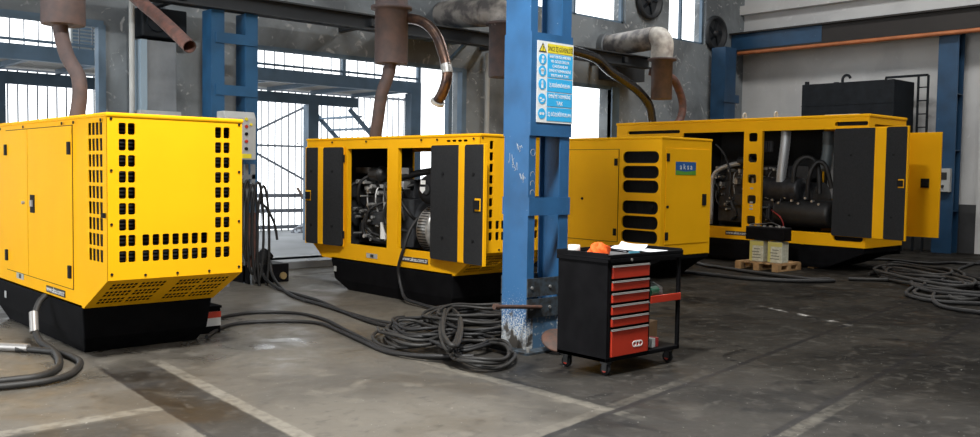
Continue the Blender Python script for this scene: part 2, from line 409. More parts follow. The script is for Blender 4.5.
# ------------------------------------------------------------------ generators
def url_plate(parent, x, y0, z, m_pl, w=.52, h=.06):
    """small black strip with a white web address on the x = const face, reading towards -y"""
    pl = MB().box(x - .006, x, y0 - w, y0, z - h / 2, z + h / 2).build('web_address_strip', m_pl, parent)
    pl['label'] = 'black strip with white web address'
    text('lettering', 'www.aksa.com.tr', .072, (x - .008, y0 - .012, z - .018), (0, -1, 0), (0, 0, 1), WHITE, pl)
    return pl
def skid_mesh(w, L, z1, f0, b0):
    r = lambda x0, x1, y0, y1, z: [(x0, y0, z), (x1, y0, z), (x1, y1, z), (x0, y1, z)]
    b = MB()
    b.loft([r(.05, w - .10, f0 + .10, L - b0 - .34, .0), r(.02, w - .03, f0 + .03, L - b0 - .06, .13), r(.0, w, f0, L - b0, z1 - .02), r(.0, w, f0, L - b0, z1 + .02)])
    return b

def leaf(parent, hinge, y_dir, width, z0, z1, ang, strip=(.5, .66), latch=.9, swing=1, label='open door lined with black foam and a yellow strip'):
    """an open door: outer sheet yellow, two foam pads inside with a bare strip between; local x along the leaf"""
    hx, hy = hinge; h = z1 - z0
    d = Vector((math.sin(ang) * swing, math.cos(ang) * y_dir, 0)); n = Vector((-1, 0, 0)); n = (n - d * n.dot(d)).normalized(); up = Vector((0, 0, 1)); o = Vector((hx, hy, z0))
    b = MB(); s = lambda a, c, k0, k1, e0, e1: b.obox(o + d * a + up * k0 + n * e0, d * (c - a), up * (k1 - k0), n * (e1 - e0))
    s(0, width, 0, h, -.012, 0); s(width - .02, width, 0, h, 0, .03); s(strip[0] * width, strip[1] * width, .01, h - .01, 0, .036)
    dr = b.build('door', YEL, parent, .004); dr['label'] = label
    b = MB()
    for a, c in ((.004, strip[0] * width), (strip[1] * width, width - .022)):
        pl = rrect(a, c, .008, h - .008, .035)
        b.plate(o + n * .0, d, up, pl, [], .034 if d.cross(up).dot(n) > 0 else -.034)
    b.build_each('insulation_pad', FOAM, dr)
    b = MB()
    for a in (.25, .82):
        for k in (.2, .75): b.cyl(o + d * a * width + up * k * h + n * .034, o + d * a * width + up * k * h + n * .046, .018, n=10)
    b.build_each('foam_pin', BLKM, dr)
    b = MB()
    la = latch * width; b.obox(o + d * (la - .05) + up * (h * .5 - .07) + n * .03, d * .1, up * .14, n * .012)
    lt = b.build('latch_plate', YEL, dr, .004)
    MB().obox(o + d * (la - .055) + up * (h * .5 - .05) + n * .042, d * .095, up * .10, n * .02).build('latch', BLKM, lt)
    b = MB()
    for k in (.12, .88): b.cyl(o + up * (k * h - .05), o + up * (k * h + .05), .014, n=10)
    b.build_each('hinge', BLKM, dr)
    return dr

def closed_door(parent, x, y0, y1, z0, z1, latch_y, hinge_y):
    dr = MB().box(x - .012, x - .003, y0, y1, z0, z1).build('door', YEL, parent, .003)
    MB().box(x - .004, x, y0 - .008, y1 + .008, z0 - .008, z1 + .008).build('door_gap_shade', BLKM, dr)  # black sheet stands in for the shaded gap around the door
    b = MB()
    for k in (.10, .86): b.box(x - .03, x - .01, hinge_y - .028, hinge_y + .028, z0 + (z1 - z0) * k - .05, z0 + (z1 - z0) * k + .06)
    b.build_each('hinge', BLKM, dr)
    if latch_y is not None:
        lt = MB().box(x - .022, x - .012, latch_y - .06, latch_y + .06, (z0 + z1) / 2 - .09, (z0 + z1) / 2 + .08).build('latch', BLKM, dr)
        MB().box(x - .035, x - .022, latch_y - .03, latch_y + .03, (z0 + z1) / 2 - .03, (z0 + z1) / 2 + .03).build('latch_paddle', GREYD, lt)
    return dr

def small_generator(loc, label, opens, w=1.155, L=4.0, H=2.03, zb=.40, zc=.69, cd_=.57, dy=0):
    t = thing('generator_set', label, 'generator', loc, 'small yellow generator sets')
    # end wall with ventilation holes
    holes = []
    rows = [1.858 - .1285 * k for k in range(9)]
    cols = [.09, .163, .905, .982] if not opens else [.14, .95]; mid = [.277 + .0835 * k for k in range(7)] if not opens else [.245 + .088 * k for k in range(8)]
    for i, z in enumerate(rows):
        for x in cols: holes.append(rrect(x, x + .058, z, z + .094, .012, 2))
        if i > 6:
            for x in mid: holes.append(rrect(x, x + .058, z, z + .094, .012, 2))
    e = MB().plate((0, 0, 0), (1, 0, 0), (0, 0, 1), [(0, zc), (w, zc), (w, H), (0, H)], holes, -.014)
    # slanted lower end with small vent slots
    sl = math.hypot(cd_, zc - zb); dv = Vector((0, cd_, zb - zc)) / sl
    hs = []
    for c0 in (.07, .31, .63, .87):
        for r0 in (.09, .26, .43):
            for i in range(6):
                for j in range(2): hs.append(rect(c0 + i * .036, c0 + i * .036 + .029, (r0 + j * .068) * sl / .64, (r0 + j * .068 + .055) * sl / .64))
    e2 = MB().plate((0, 0, zc), (1, 0, 0), dv, rect(0, w, 0, sl), hs, .004)
    end = e.build('ventilated_end_panel', YEL, t)
    e2.build('slanted_vent_panel', YEL, t)
    b = MB()
    for x in (.03, w - .03):
        for z in (H - .05, 1.57, 1.14, .74): b.cyl((x, 0, z), (x, -.008, z), .011, n=8)
    for x in (.3, .57, .85): b.cyl((x, 0, .72), (x, -.008, .72), .011, n=8)
    b.build_each('bolt', BLKM, end)
    # body
    side = [(.003, zc), (cd_, zb + .003), (L - cd_, zb + .003), (L - .003, zc), (L - .003, H - .003), (.003, H - .003)]
    hl = []
    if not opens:
        for i in range(9):
            z = 1.855 - .1285 * i
            for k in range(4): hl.append(rect(.105 + k * .086, .105 + k * .086 + .064, z, z + .10))
    else:
        hl += [rect(1.16 - dy, 1.86 - dy, .645, 1.88), rect(2.08 - dy, 2.97 - dy, .63, 1.88)]
        hl += [rrect(.22 + k * .10, .29 + k * .10, 1.94, 1.965, .01, 2) for k in range(4)]
    bd = MB().plate((.006, 0, 0), (0, 1, 0), (0, 0, 1), side, hl, -.006)
    bd.plate((w, 0, 0), (0, 1, 0), (0, 0, 1), side, [rect(2.0, 2.7, 1.25, 1.87)] if opens else [], -.02)
    bd.box(.02, w - .02, L - .02, L, zc, H)
    bd.add([(0, L, zc), (w, L, zc), (w, L - cd_, zb), (0, L - cd_, zb)], [(0, 1, 2, 3)])
    bd.box(.02, w - .02, cd_, L - cd_, zb, zb + .02)
    if opens:     # posts and rails have depth
        for y0, y1 in ((1.86, 2.08), (2.97, 3.03), (1.10, 1.16)): bd.box(.012, .06, y0 + .004 - dy, y1 - .004 - dy, .62, 1.90)
        bd.box(.012, .08, 1.2 - dy, 3.1 - dy, 1.885, H - .04)
    body = bd.build('canopy', YEL, t)
    rf = MB().box(-.012, w + .012, -.012, L + .012, H - .035, H).build('roof', YEL, t, .012)
    b = MB()
    for y in ((.28, .70) if opens else (.3,)): b.cyl((w * .5, y, H), (w * .5, y, H + .012), .02, n=8)
    for y in (.1, .75, 1.05, 2.2, 3.0, 3.9): b.cyl((-.012, y, H - .06), (-.02, y, H - .06), .014, n=8)
    b.build_each('roof_bolt', BLKM, rf)
    skid_mesh(w, L, zb, cd_ + .03, .64).build('base_tank', BLK, t, .012)
    if opens: url_plate(t, 0, 1.76 - dy, .525, INK)
    else: url_plate(t, 0, 1.56, .47, INK)
    pl = MB().box(-.004, 0, 2.28 - dy, 2.52 - dy, .475, .535).build('data_plate', LGREY, t)
    MB().box(-.006, -.004, 2.36 - dy, 2.43 - dy, .485, .525).build('plate_stamp', INK, pl)
    MB().box(-.004, 0, 2.9, 2.96, .23, .30).build_each('warning_sticker', LGREY, t)
    if not opens:
        MB().box(.10, w - .08, .10, .14, .75, 1.98).build('radiator', BLKM, t)
        MB().box(.035, .07, .08, .50, .78, 1.98).build_each('vent_dark_backing', BLKM, t)  # black backing added so the side vents look shaded inside
        MB().loft([[(.03, .04, .70), (w - .03, .04, .70), (w - .03, .55, .43), (.03, .55, .43)], [(.03, .04, .74), (w - .03, .04, .74), (w - .03, .55, .47), (.03, .55, .47)]]).build('lower_dark_backing', BLKM, t)  # black sheet added behind the slanted slots to darken them as shade
        b = MB()
        for k in range(40): b.box(.10, w - .08, .085, .10, .77 + k * .03, .782 + k * .03)
        b.build('radiator_fin', DKENG, t)
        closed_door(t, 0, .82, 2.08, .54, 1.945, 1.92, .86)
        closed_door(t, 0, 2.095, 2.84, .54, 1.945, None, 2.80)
        MB().cyl((-.012, 2.2, 1.24), (-.035, 2.2, 1.24), .016, n=10).build('lock_barrel', GREYD, t)
        MB().box(-.03, -.005, .03, .07, 1.19, 1.23).build('side_latch', BLKM, t)
    return t

def engine(t, x0, x1, ya, yb, z0, z1, seed=1):
    """dark diesel engine with bright pipework filling a canopy between ya..yb"""
    rnd = random.Random(seed); w = x1 - x0; L = yb - ya; h = z1 - z0; xm = (x0 + x1) / 2
    b = MB().box(x0 + w * .22, x1 - w * .2, ya + L * .28, yb - L * .16, z0 + h * .12, z0 + h * .55)
    b.box(x0 + w * .27, x1 - w * .26, ya + L * .31, yb - L * .2, z0 + h * .55, z0 + h * .72)
    b.box(x0 + w * .12, x0 + w * .3, ya + L * .4, yb - L * .3, z0 + h * .30, z0 + h * .42)
    for k in range(6): b.box(x0 + w * .255, x0 + w * .275, ya + L * (.33 + k * .08), ya + L * (.38 + k * .08), z0 + h * .57, z0 + h * .70)
    b.cyl((xm, ya + L * .28, z0 + h * .36), (xm, ya + L * .16, z0 + h * .36), h * .20)
    e = b.build('engine_block', IRON, t, .012)
    b = MB()
    for k in range(5):
        y = ya + L * (.36 + .085 * k)
        b.tube([(x0 + w * .2, y, z0 + h * (.36 + .03 * (k % 2))), (x0 + w * .16, y + .02, z0 + h * .5), (x0 + w * .2, y + .05, z0 + h * .62), (x0 + w * .3, y + .03, z0 + h * .68)], .012, 6)
    for k in range(34):
        y = ya + rnd.uniform(.38, .84) * L; z = z0 + h * rnd.uniform(.16, .70)
        b.cyl((x0 + w * rnd.uniform(.04, .16), y, z), (x0 + w * .24, y, z), rnd.uniform(.010, .03), n=8)
    for k in range(16):
        y = ya + rnd.uniform(.32, .8) * L; z = z0 + h * rnd.uniform(.2, .66); b.box(x0 + w * .13, x0 + w * .22, y, y + rnd.uniform(.03, .08), z, z + rnd.uniform(.03, .1))
    b.build('fuel_injection_pipe', ALU, e)
    b = MB()
    for k in range(2): b.cyl((x0 + w * .14, ya + L * (.44 + .09 * k), z0 + h * .18), (x0 + w * .14, ya + L * (.44 + .09 * k), z0 + h * .33), .042)
    b.build_each('oil_filter', WHITE if seed == 3 else IRON, t)
    b = MB().cyl((x0 + w * .2, ya + L * .6, z0 + h * .76), (x0 + w * .2, ya + L * .68, z0 + h * .76), .09)
    b.lathe([(.05, 0), (.10, .03), (.11, .07), (.06, .12)], (x0 + w * .2, ya + L * .56, z0 + h * .76), (0, 1, 0))
    b.build('turbocharger', DKENG, t)
    b = MB()
    for k in range(7):
        y = ya + L * rnd.uniform(.3, .85); z = z0 + h * rnd.uniform(.3, .8)
        b.tube([(x0 + w * .25, y, z), (x0 + w * .08, y + .1, z - .1), (x0 + w * .08, y + rnd.uniform(-.2, .2), z - .35), (x0 + w * .22, y + rnd.uniform(-.3, .3), z - .45)], rnd.uniform(.012, .028), 8)
    b.build_each('hose', RUB, t)
    return e

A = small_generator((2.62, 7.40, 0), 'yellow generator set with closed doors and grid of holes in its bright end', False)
B = small_generator((6.74, 7.60, 0), 'yellow generator set with two open foam-lined doors, standing behind the blue column', True, L=3.67, cd_=.42, dy=.33)
leaf(B, (-.03, .80), -1, 1.02, .57, 1.91, math.radians(4), swing=-1, strip=(.54, .65))
leaf(B, (-.03, 2.69), 1, .83, .58, 1.91, math.radians(4), swing=-1, strip=(.50, .64), latch=.90)
seen = set(B.children_recursive)
engine(B, .08, 1.1, 1.3, 3.5, .45, 1.9, 3)
# alternator with slotted bright cover, air filter, cooling beam
MB().cyl((.62, 1.1, .88), (.62, 1.42, .88), .30).build('alternator_body', DKENG, B)
b = MB().lathe([(.23, 0), (.30, .01), (.31, .04), (.31, .22), (.28, .25), (.2, .26)], (.42, 1.40, .88), (0, .35, 0), 40)
al = b.build('alternator_cover', ALU, B)
b = MB()
for k in range(26):
    a = PI * (.5 + k / 26 * 1.0); c, s_ = math.cos(a), math.sin(a)
    b.obox((.42 + .30 * c, 1.45, .88 + .30 * s_), Vector((c, 0, s_)) * .014, (0, .15, 0), Vector((-s_, 0, c)) * .010)
b.build('cooling_slot', BLKM, al)
af = MB().lathe([(.10, 0), (.17, .01), (.185, .05), (.185, .30), (.15, .34)], (.12, 1.42, 1.38), (1, .1, 0), 32).build('air_filter', BLKM, B)
MB().cyl((.115, 1.42, 1.38), (.10, 1.42, 1.38), .06).build('filter_cap', DKENG, af)
MB().box(.10, .105, 1.44, 1.53, 1.44, 1.49).build('filter_sticker', WHITE, af)
MB().plate((.10, 0, 0), (0, 1, 0), (0, 0, 1), [(1.44, 1.37), (1.49, 1.33), (1.54, 1.37), (1.54, 1.41), (1.44, 1.41)], [], -.004).build('filter_shield_mark', WHITE, af)
MB().tube([(.3, 1.42, 1.45), (.32, 1.46, 1.56), (.38, 1.62, 1.60), (.42, 1.95, 1.58), (.35, 2.3, 1.5)], .045, 12).build('intake_hose', RUB, B)
MB().box(.35, .42, 2.1, 3.3, 1.56, 1.64).build('cross_rail', GREYD, B)
MB().box(.30, .31, 2.72, 2.9, 1.50, 1.535).build('rail_sticker', WHITE, B)
MB().box(.03, 1.14, 3.4, 3.42, .45, 1.98).build('bulkhead', FOAM, B)
MB().box(.03, 1.14, .9, .93, .45, 1.98).build('radiator', FOAM, B)
MB().box(.03, 1.14, .93, 3.4, 1.94, 1.97).build('roof_lining', FOAM, B)
MB().box(1.12, 1.145, 3.05, 3.4, .45, 1.96).box(1.12, 1.145, .95, 2.3, .45, 1.96).build('side_lining', FOAM, B)
MB().box(.12, 1.1, .95, 3.4, .43, .52).build('bed_frame', DKENG, B, .01)
for o_ in B.children_recursive:
    if o_ not in seen: o_.data.transform(Matrix.Translation((0, -.33, 0)))

# --- the mid-size set behind the tool cabinet, closed, with pill-shaped vents
w, L, H, zb = 1.27, 4.2, 2.17, .37
Cg = thing('generator_set', 'yellow generator set with tall stack of pill-shaped vents, behind the red tool cabinet', 'generator', (11.0, 8.35, 0), 'larger yellow generator sets')
pz = [(1.77, 1.95), (1.54, 1.73), (1.32, 1.51), (1.0, 1.2), (.77, .97), (.56, .75)]
bd = MB().plate((.02, 0, 0), (0, 1, 0), (0, 0, 1), rect(0, L, zb, H), [rrect(.05, .74, a, c, .085) for a, c in pz], -.02)
bd.box(w - .02, w, 0, L, zb, H).box(.02, w - .02, 0, .02, zb, H).box(.02, w - .02, L - .02, L, zb, H)
bd.box(.02, w - .02, .02, L - .02, zb, zb + .02)
cb = bd.build('canopy', YEL, Cg)
b = MB()
for a, c in pz: b.plate((.05, 0, 0), (0, 1, 0), (0, 0, 1), rrect(.04, .75, a - .01, c + .01, .09), [rect(.08 + .025 * i, .094 + .025 * i, a + .02, c - .02) for i in range(26)], .01)
b.build('vent_grille', BLKM, Cg)
MB().box(.10, .9, .04, .8, zb + .05, H - .08).build('radiator', BLKM, Cg)
MB().box(-.012, w + .012, -.012, L + .012, H - .04, H).build('roof', YEL, Cg, .012)
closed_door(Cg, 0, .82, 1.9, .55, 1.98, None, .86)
MB().cyl((-.012, 1.55, 1.2), (-.03, 1.55, 1.2), .02, n=10).build('lock_barrel', BLKM, Cg)
MB().cyl((.0, .14, 1.12), (-.02, .14, 1.12), .022, n=10).build('round_lock', BLKM, Cg)
ed = MB().box(.10, 1.20, -.012, 0, .55, 2.0).build('door', YEL, Cg, .004)
b = MB()
for z in (.68, 1.86): b.box(.10, .16, -.03, -.01, z - .06, z + .06)
b.build_each('hinge', BLKM, ed)
MB().box(1.03, 1.12, -.03, -.012, 1.13, 1.31).build('latch', BLKM, ed)
MB().cyl((.14, -.012, 1.12), (.14, -.03, 1.12), .022, n=10).build('lock_barrel', BLKM, ed)
sg = MB().box(.33, .84, -.016, -.012, 1.60, 1.80).build('logo_plate', AKB, ed)
MB().plate((.33, -.016, 1.60), (1, 0, 0), (0, 0, 1), [(0, 0), (.51, 0), (.51, .075), (.38, .06), (.25, .052), (.12, .06), (0, .075)], [], .002).build('green_band', AKG, sg)
text('lettering', 'a k s a', .125, (.585, -.019, 1.685), (1, 0, 0), (0, 0, 1), WHITE, sg, align='CENTER')
b = MB(); r = lambda x0, x1, y0, y1, z: [(x0, y0, z), (x1, y0, z), (x1, y1, z), (x0, y1, z)]
b.loft([r(.05, w - .12, .45, L - .5, 0), r(.02, w - .02, .18, L - .2, .22), r(.02, w - .02, .0, L - .02, zb - .06), r(.02, w - .02, .0, L - .02, zb + .01)])
b.build('base_tank', BLK, Cg, .012)

# --- the large set at the end of the row
w, L, H, zb = 1.40, 5.4, 2.66, .42
D = thing('generator_set', 'largest yellow generator set, open engine bay and foam-lined door, below the black tank', 'generator', (14.85, 7.05, 0), 'larger yellow generator sets')
post = [rrect(2.08, 2.26, .71 + .38 * k, .87 + .38 * k, .04) for k in range(5)]
hl = [rect(2.36, 3.72, .64, 2.42), rect(.60, 1.98, .64, 2.42)] + post
hl += [rrect(3.80, 5.1, 2.42, 2.485, .03), rrect(.02, .60, 2.47, 2.54, .03), rrect(.04, .56, .52, .62, .05)]
bd = MB().plate((.03, 0, 0), (0, 1, 0), (0, 0, 1), rect(0, L, zb, H), hl, -.03)
bd.plate((w, 0, 0), (0, 1, 0), (0, 0, 1), rect(0, L, zb, H), [rect(.6, 1.5, 1.2, 2.42)], -.03)
bd.plate((0, .03, 0), (1, 0, 0), (0, 0, 1), rect(.03, w - .03, zb, H), [rrect(.2, w - .2, 2.40, 2.5, .04), rect(.15, w - .15, .75, 2.25)], .03)
bd.box(.03, w - .03, L - .03, L, zb, H).box(.03, w - .03, .03, L - .03, zb, zb + .02)
for y0, y1 in ((1.985, 2.03), (2.31, 2.355)): bd.box(.032, .07, y0, y1, .64, 2.42)
bd.box(.02, .10, .6, 3.7, 2.43, H - .06).box(.02, .08, .6, 3.7, .58, .64)
bd.build('canopy', YEL, D)
rf = MB().box(-.015, w + .015, -.015, L + .015, H - .05, H).build('roof', YEL, D, .012)
MB().box(.3, .8, .35, .95, H, H + .03).build('roof_hatch', LGREY, rf)
for y in (1.9, 2.55):
    MB().tube([(.3 + .05 * math.cos(a), y, H + .06 + .06 * math.sin(a)) for a in [2 * PI * k / 12 for k in range(12)]], .014, 8, 2, True).cyl((.3, y, H), (.3, y, H + .02), .04).build('lifting_eye', LGREY, rf)
MB().box(.04, w - .04, 3.74, 3.78, zb, H - .06).build('bulkhead', FOAM, D)
MB().box(.03, w - .03, .5, 3.75, H - .09, H - .06).build('roof_lining', FOAM, D)
MB().box(w - .06, w - .03, 1.52, 3.74, .5, 2.55).build('side_lining', FOAM, D)
MB().box(.06, .09, 3.78, 5.2, .6, 2.5).box(.06, .09, .02, .58, .46, 2.55).build_each('vent_dark_backing', BLKM, D)  # black backing keeps the slots dark
MB().box(.12, w - .12, .04, .30, .6, 2.35).build('radiator', BLKM, D)
leaf(D, (-.03, .57), -1, 1.33, .60, 2.43, math.radians(7), swing=-1, strip=(.57, .72), latch=.93)
# far side door, standing straight out
dr = MB().box(w + .03, w + .07, -.60, .55, .58, 2.40).build('door', YEL, D, .004); dr['label'] = 'far door swung right back, plain yellow outside'
lt = MB().box(w + .01, w + .03, -.42, -.28, 1.44, 1.60).build('latch', BLKM, dr); MB().box(w - .01, w + .01, -.40, -.31, 1.47, 1.53).build('latch_paddle', BLKM, lt)
url_plate(D, 0, 2.70, .53, INK, .55, .075)
b = MB()
for k, z in enumerate((1.52, 1.26, 1.20, 1.14)): b.box(-.004, 0, 2.14, 2.20, z - .16, z - .13)
b.build_each('warning_sticker', LGREY, D)
b = MB()
r = lambda x0, x1, y0, y1, z: [(x0, y0, z), (x1, y0, z), (x1, y1, z), (x0, y1, z)]
b.loft([r(.06, w - .06, .75, L - .7, .03), r(.04, w - .04, .6, L - .5, .08), r(.02, w - .02, .03, L - .05, zb - .10), r(.02, w - .02, .03, L - .05, zb + .01)])
sk = b.build('base_tank', BLK, D, .012)
b = MB()
for y in (.95, 4.2): b.box(.1, w - .1, y, y + .12, 0, .03)
b.build_each('support_block', WOOD, D)
MB().plate((w - .02, 0, 0), (0, 1, 0), (0, 0, 1), [(.02, zb - .16), (.45, .20), (.45, zb), (.02, zb)], [rrect(.10, .30, zb - .08, zb - .03, .02)], .02).build('tow_lug', BLK, D)
# engine bay contents
engine(D, .12, 1.3, .7, 3.6, .5, 2.3, 11)
MB().lathe([(.16, 0), (.24, .02), (.25, .08), (.25, 1.0), (.22, 1.08)], (.38, .75, .95), (0, 1, 0), 28).build('exhaust_silencer', DKENG, D)
MB().lathe([(.14, 0), (.20, .02), (.21, .06), (.21, .75), (.16, .8)], (.62, 2.65, 1.30), (0, 1, 0), 28).build('air_filter', DKENG, D)
MB().lathe([(.14, 0), (.22, .02), (.23, .06), (.23, .8), (.2, .84)], (.36, 1.35, 1.36), (0, 1, 0), 28).build('charge_air_cooler', IRON, D)
MB().tube([(.35, 2.4, 1.86), (.30, 2.75, 1.82), (.26, 3.0, 1.74), (.25, 3.15, 1.62), (.25, 3.20, 1.4), (.25, 3.20, 1.0), (.27, 3.22, .66)], .045, 12).build('bright_elbow_pipe', STEEL, D)
MB().tube([(.30, 1.68, 2.42), (.28, 1.68, 2.2), (.26, 1.70, 1.9), (.24, 1.72, 1.6), (.24, 1.72, 1.5)], .085, 14, 8, corrug=.05).build('silver_hose', SILVERH, D)
MB().tube([(.24, 1.72, 1.5), (.22, 1.70, 1.3), (.25, 1.6, 1.2)], .055, 12).build('hose_end', BLKM, D)
MB().tube([(.75, 1.1, 2.42), (.75, 1.1, 2.1), (.74, 1.15, 1.7)], .10, 14, 8, corrug=.05).build('grey_hose', mat('grey_hose', (.10, .12, .13), .5, .2, bump=.5, bscale=40), D)
b = MB()
b.tube([(.25, 1.45, 1.2), (.2, 1.45, 1.6), (.22, 1.40, 1.85), (.3, 1.25, 1.95), (.4, 1.1, 1.8), (.4, 1.05, 1.3)], .045, 10)
b.tube([(.25, 1.2, 1.2), (.2, 1.15, 1.6), (.25, 1.05, 1.85), (.3, .9, 1.8), (.35, .8, 1.4)], .04, 10)
b.tube([(.2, 3.1, 2.2), (.2, 2.9, 2.0), (.2, 2.75, 1.6), (.25, 2.8, 1.2)], .02, 8)
b.tube([(.2, 3.5, 2.0), (.2, 3.35, 2.15), (.2, 3.2, 2.0), (.22, 3.25, 1.6)], .025, 8)
b.build_each('coolant_hose', RUB, D)
b = MB()
for k in range(9): b.cyl((.18, .95 + k * .13, 1.12 + .05 * (k % 3)), (.26, .95 + k * .13, 1.12 + .05 * (k % 3)), .022, n=8)
b.box(.14, .16, 1.95, 2.08, 1.72, 1.76)
b.build_each('pipe_fitting', ALU, D)
MB().tube([(.25, 1.9, .98), (.1, 1.75, .95), (.06, 1.6, .86), (.08, 1.55, .72), (-.1, 1.5, .70)], .012, 6).build('red_lead', mat('red_lead', (.3, .02, .02), .5), D)
b = MB().box(.2, 1.2, .6, 3.6, .46, .60)
b.build('bed_frame', DKENG, D, .01)
b = MB()
for k in range(5): b.box(.34, .42, 2.0 + k * .09, 2.06 + k * .09, 2.05, 2.25)
b.build('valve_cover', IRON, D, .01)

# ------------------------------------------------------------------ blue laced column in the middle
col = thing('laced_column', 'light blue riveted steel column with batten plates and safety notice, beside tool cabinet', 'column', (5.69, 5.77, 0), kind='thing')
Z1 = 9.0
MB().prism([(0, 0), (.085, 0), (.085, .012), (.014, .012), (.014, .308), (.085, .308), (.085, .32), (0, .32)], 'z', .02, Z1).build('channel', BLUE, col)
MB().prism([(.40, 0), (.52, 0), (.52, .32), (.455, .32), (.455, .308), (.506, .308), (.506, .012), (.40, .012)], 'z', .02, Z1).build('channel', BLUE, col)
for z0, z1, m in ((1.93, 2.84, BLUE), (1.22, 1.38, BLUE), (.49, .655, DIRTY), (.30, .47, DIRTY), (4.2, 4.4, BLUE), (5.8, 6.0, BLUE)):
    bt = MB().box(0, .53, -.014, 0, z0, z1).box(0, .53, .32, .334, z0, z1).build_each('batten_plate', m, col)[0]
    b = MB()
    for x in (.05, .28, .48): b.cyl((x, -.014, (z0 + z1) / 2), (x, -.026, (z0 + z1) / 2), .014, n=8)
    if m is DIRTY: b.build_each('bolt', ALU, bt)
MB().box(.004, .516, .005, .015, .02, .30).build('foot_stiffener', DIRTYB, col)
bp = MB().box(-.12, .62, -.14, .46, 0, .02).build('base_plate', DIRTY, col)
b = MB()
for x in (-.06, .25, .56): b.cyl((x, -.09, .02), (x, -.09, .06), .02, n=6)
b.build_each('anchor_bolt', ALU, bp)
# chalk scribbles on the channel flange
b = MB()
def scribble(pts, face):
    P = [((-.001, y, z) if face == 'x' else (x_, -.001, z)) for (x_, y, z) in pts]
    b.tube(P, .0016, 5, 2)
for y0, z0 in ((.20, 1.73), (.16, 1.66), (.10, 1.82), (.06, 1.55)):
    for k in range(3):
        scribble([(0, y0 + .02 * k + random.uniform(-.02, .02), z0 + random.uniform(-.05, .05)) for _ in range(4)], 'x')
for z0 in (1.78, 1.58, 1.50, 1.42):
    scribble([(.05 + .028 * math.cos(a), 0, z0 + .03 * math.sin(a)) for a in [PI * 2 * k / 7 for k in range(8 if z0 > 1.7 else 5)]], 'y')
b.build('chalk_mark', LGREY, col)
rod = MB().cyl((5.27, 5.735, .45), (5.84, 5.735, .395), .018, n=10).cyl((5.27, 5.735, .45), (5.31, 5.735, .446), .028, n=6)
tag(rod.build('threaded_rod', RUSTB), 'rusty rod sticking out past the foot of the blue column', 'rod')
tag(MB().lathe([(.02, 0), (.14, .002), (.15, .012), (.14, .022), (.03, .03)], (5.90, 5.58, .10), (-.25, -.45, .75), 28).build('rusty_disc', RUSTB), 'rusty round disc leaning against the blue column foot', 'disc')

# safety notice
sg = thing('safety_sign', 'white and blue safety notice with yellow heading, fixed on the blue column', 'sign', (5.755, 5.748, 2.05))
MB().plate((0, 0, 0), (1, 0, 0), (0, 0, 1), rrect(0, .465, 0, .72, .004, 2), [], -.006).build('board', mat('sign_white', (.66, .69, .70), .45), sg)
E_ = -.001
def spl(name, x0, x1, z0, z1, m, parent=sg): return MB().box(x0, x1, E_ - .002, E_ - 0, z0, z1).build(name, m, parent)
def stx(s, x, z, size, m, parent, sx=.9, al='CENTER'): return text('lettering', s, size, (x, E_ - .003, z), (1, 0, 0), (0, 0, 1), m, parent, .0006, al, sx)
h = spl('heading_panel', .125, .452, .622, .702, SYEL); stx('ÖNCE İŞ GÜVENLİĞİ', .288, .64, .058, INK, h, .58)
tr = MB().plate((0, E_, 0), (1, 0, 0), (0, 0, 1), [(.015, .622), (.112, .622), (.0635, .705)], [], .002).build('warning_triangle', INK, sg)
MB().plate((0, E_ - .002, 0), (1, 0, 0), (0, 0, 1), [(.030, .630), (.097, .630), (.0635, .688)], [], .001).build('triangle_face', SYEL, tr)
MB().plate((0, E_ - .0035, 0), (1, 0, 0), (0, 0, 1), [(.060, .645), (.067, .645), (.069, .674), (.058, .674)], [], .001).box(.060, .067, E_ - .0045, E_ - .0035, .634, .641).build('exclamation_mark', INK, tr)
rows = [(.405, .612, ['BARETLER KULLANILMALI', 'VE GÖZLÜKLER', 'ÇALIŞANLAR', 'EMNİYET KEMERLERİNİ', 'MUTLAKA TAK']), (.280, .395, ['İŞ ELDİVENİ KULLAN']), (.148, .270, ['EMNİYET KEMERİNİ', 'TAK']), (.018, .138, ['İŞ GÖZLÜĞÜ KULLAN'])]
for z0, z1, tx in rows:
    p_ = spl('text_panel', .125, .452, z0, z1, SBLUE); n = len(tx)
    sz = .036 if n > 2 else .048
    for i, s in enumerate(tx):
        zc_ = z1 - (z1 - z0) * (i + .5) / n - sz * .35
        stx(s, .288, zc_, sz, WHITE, p_, min(.95, .31 / (len(s) * sz * .62)))
wh = bpy.data.materials['sign_white']
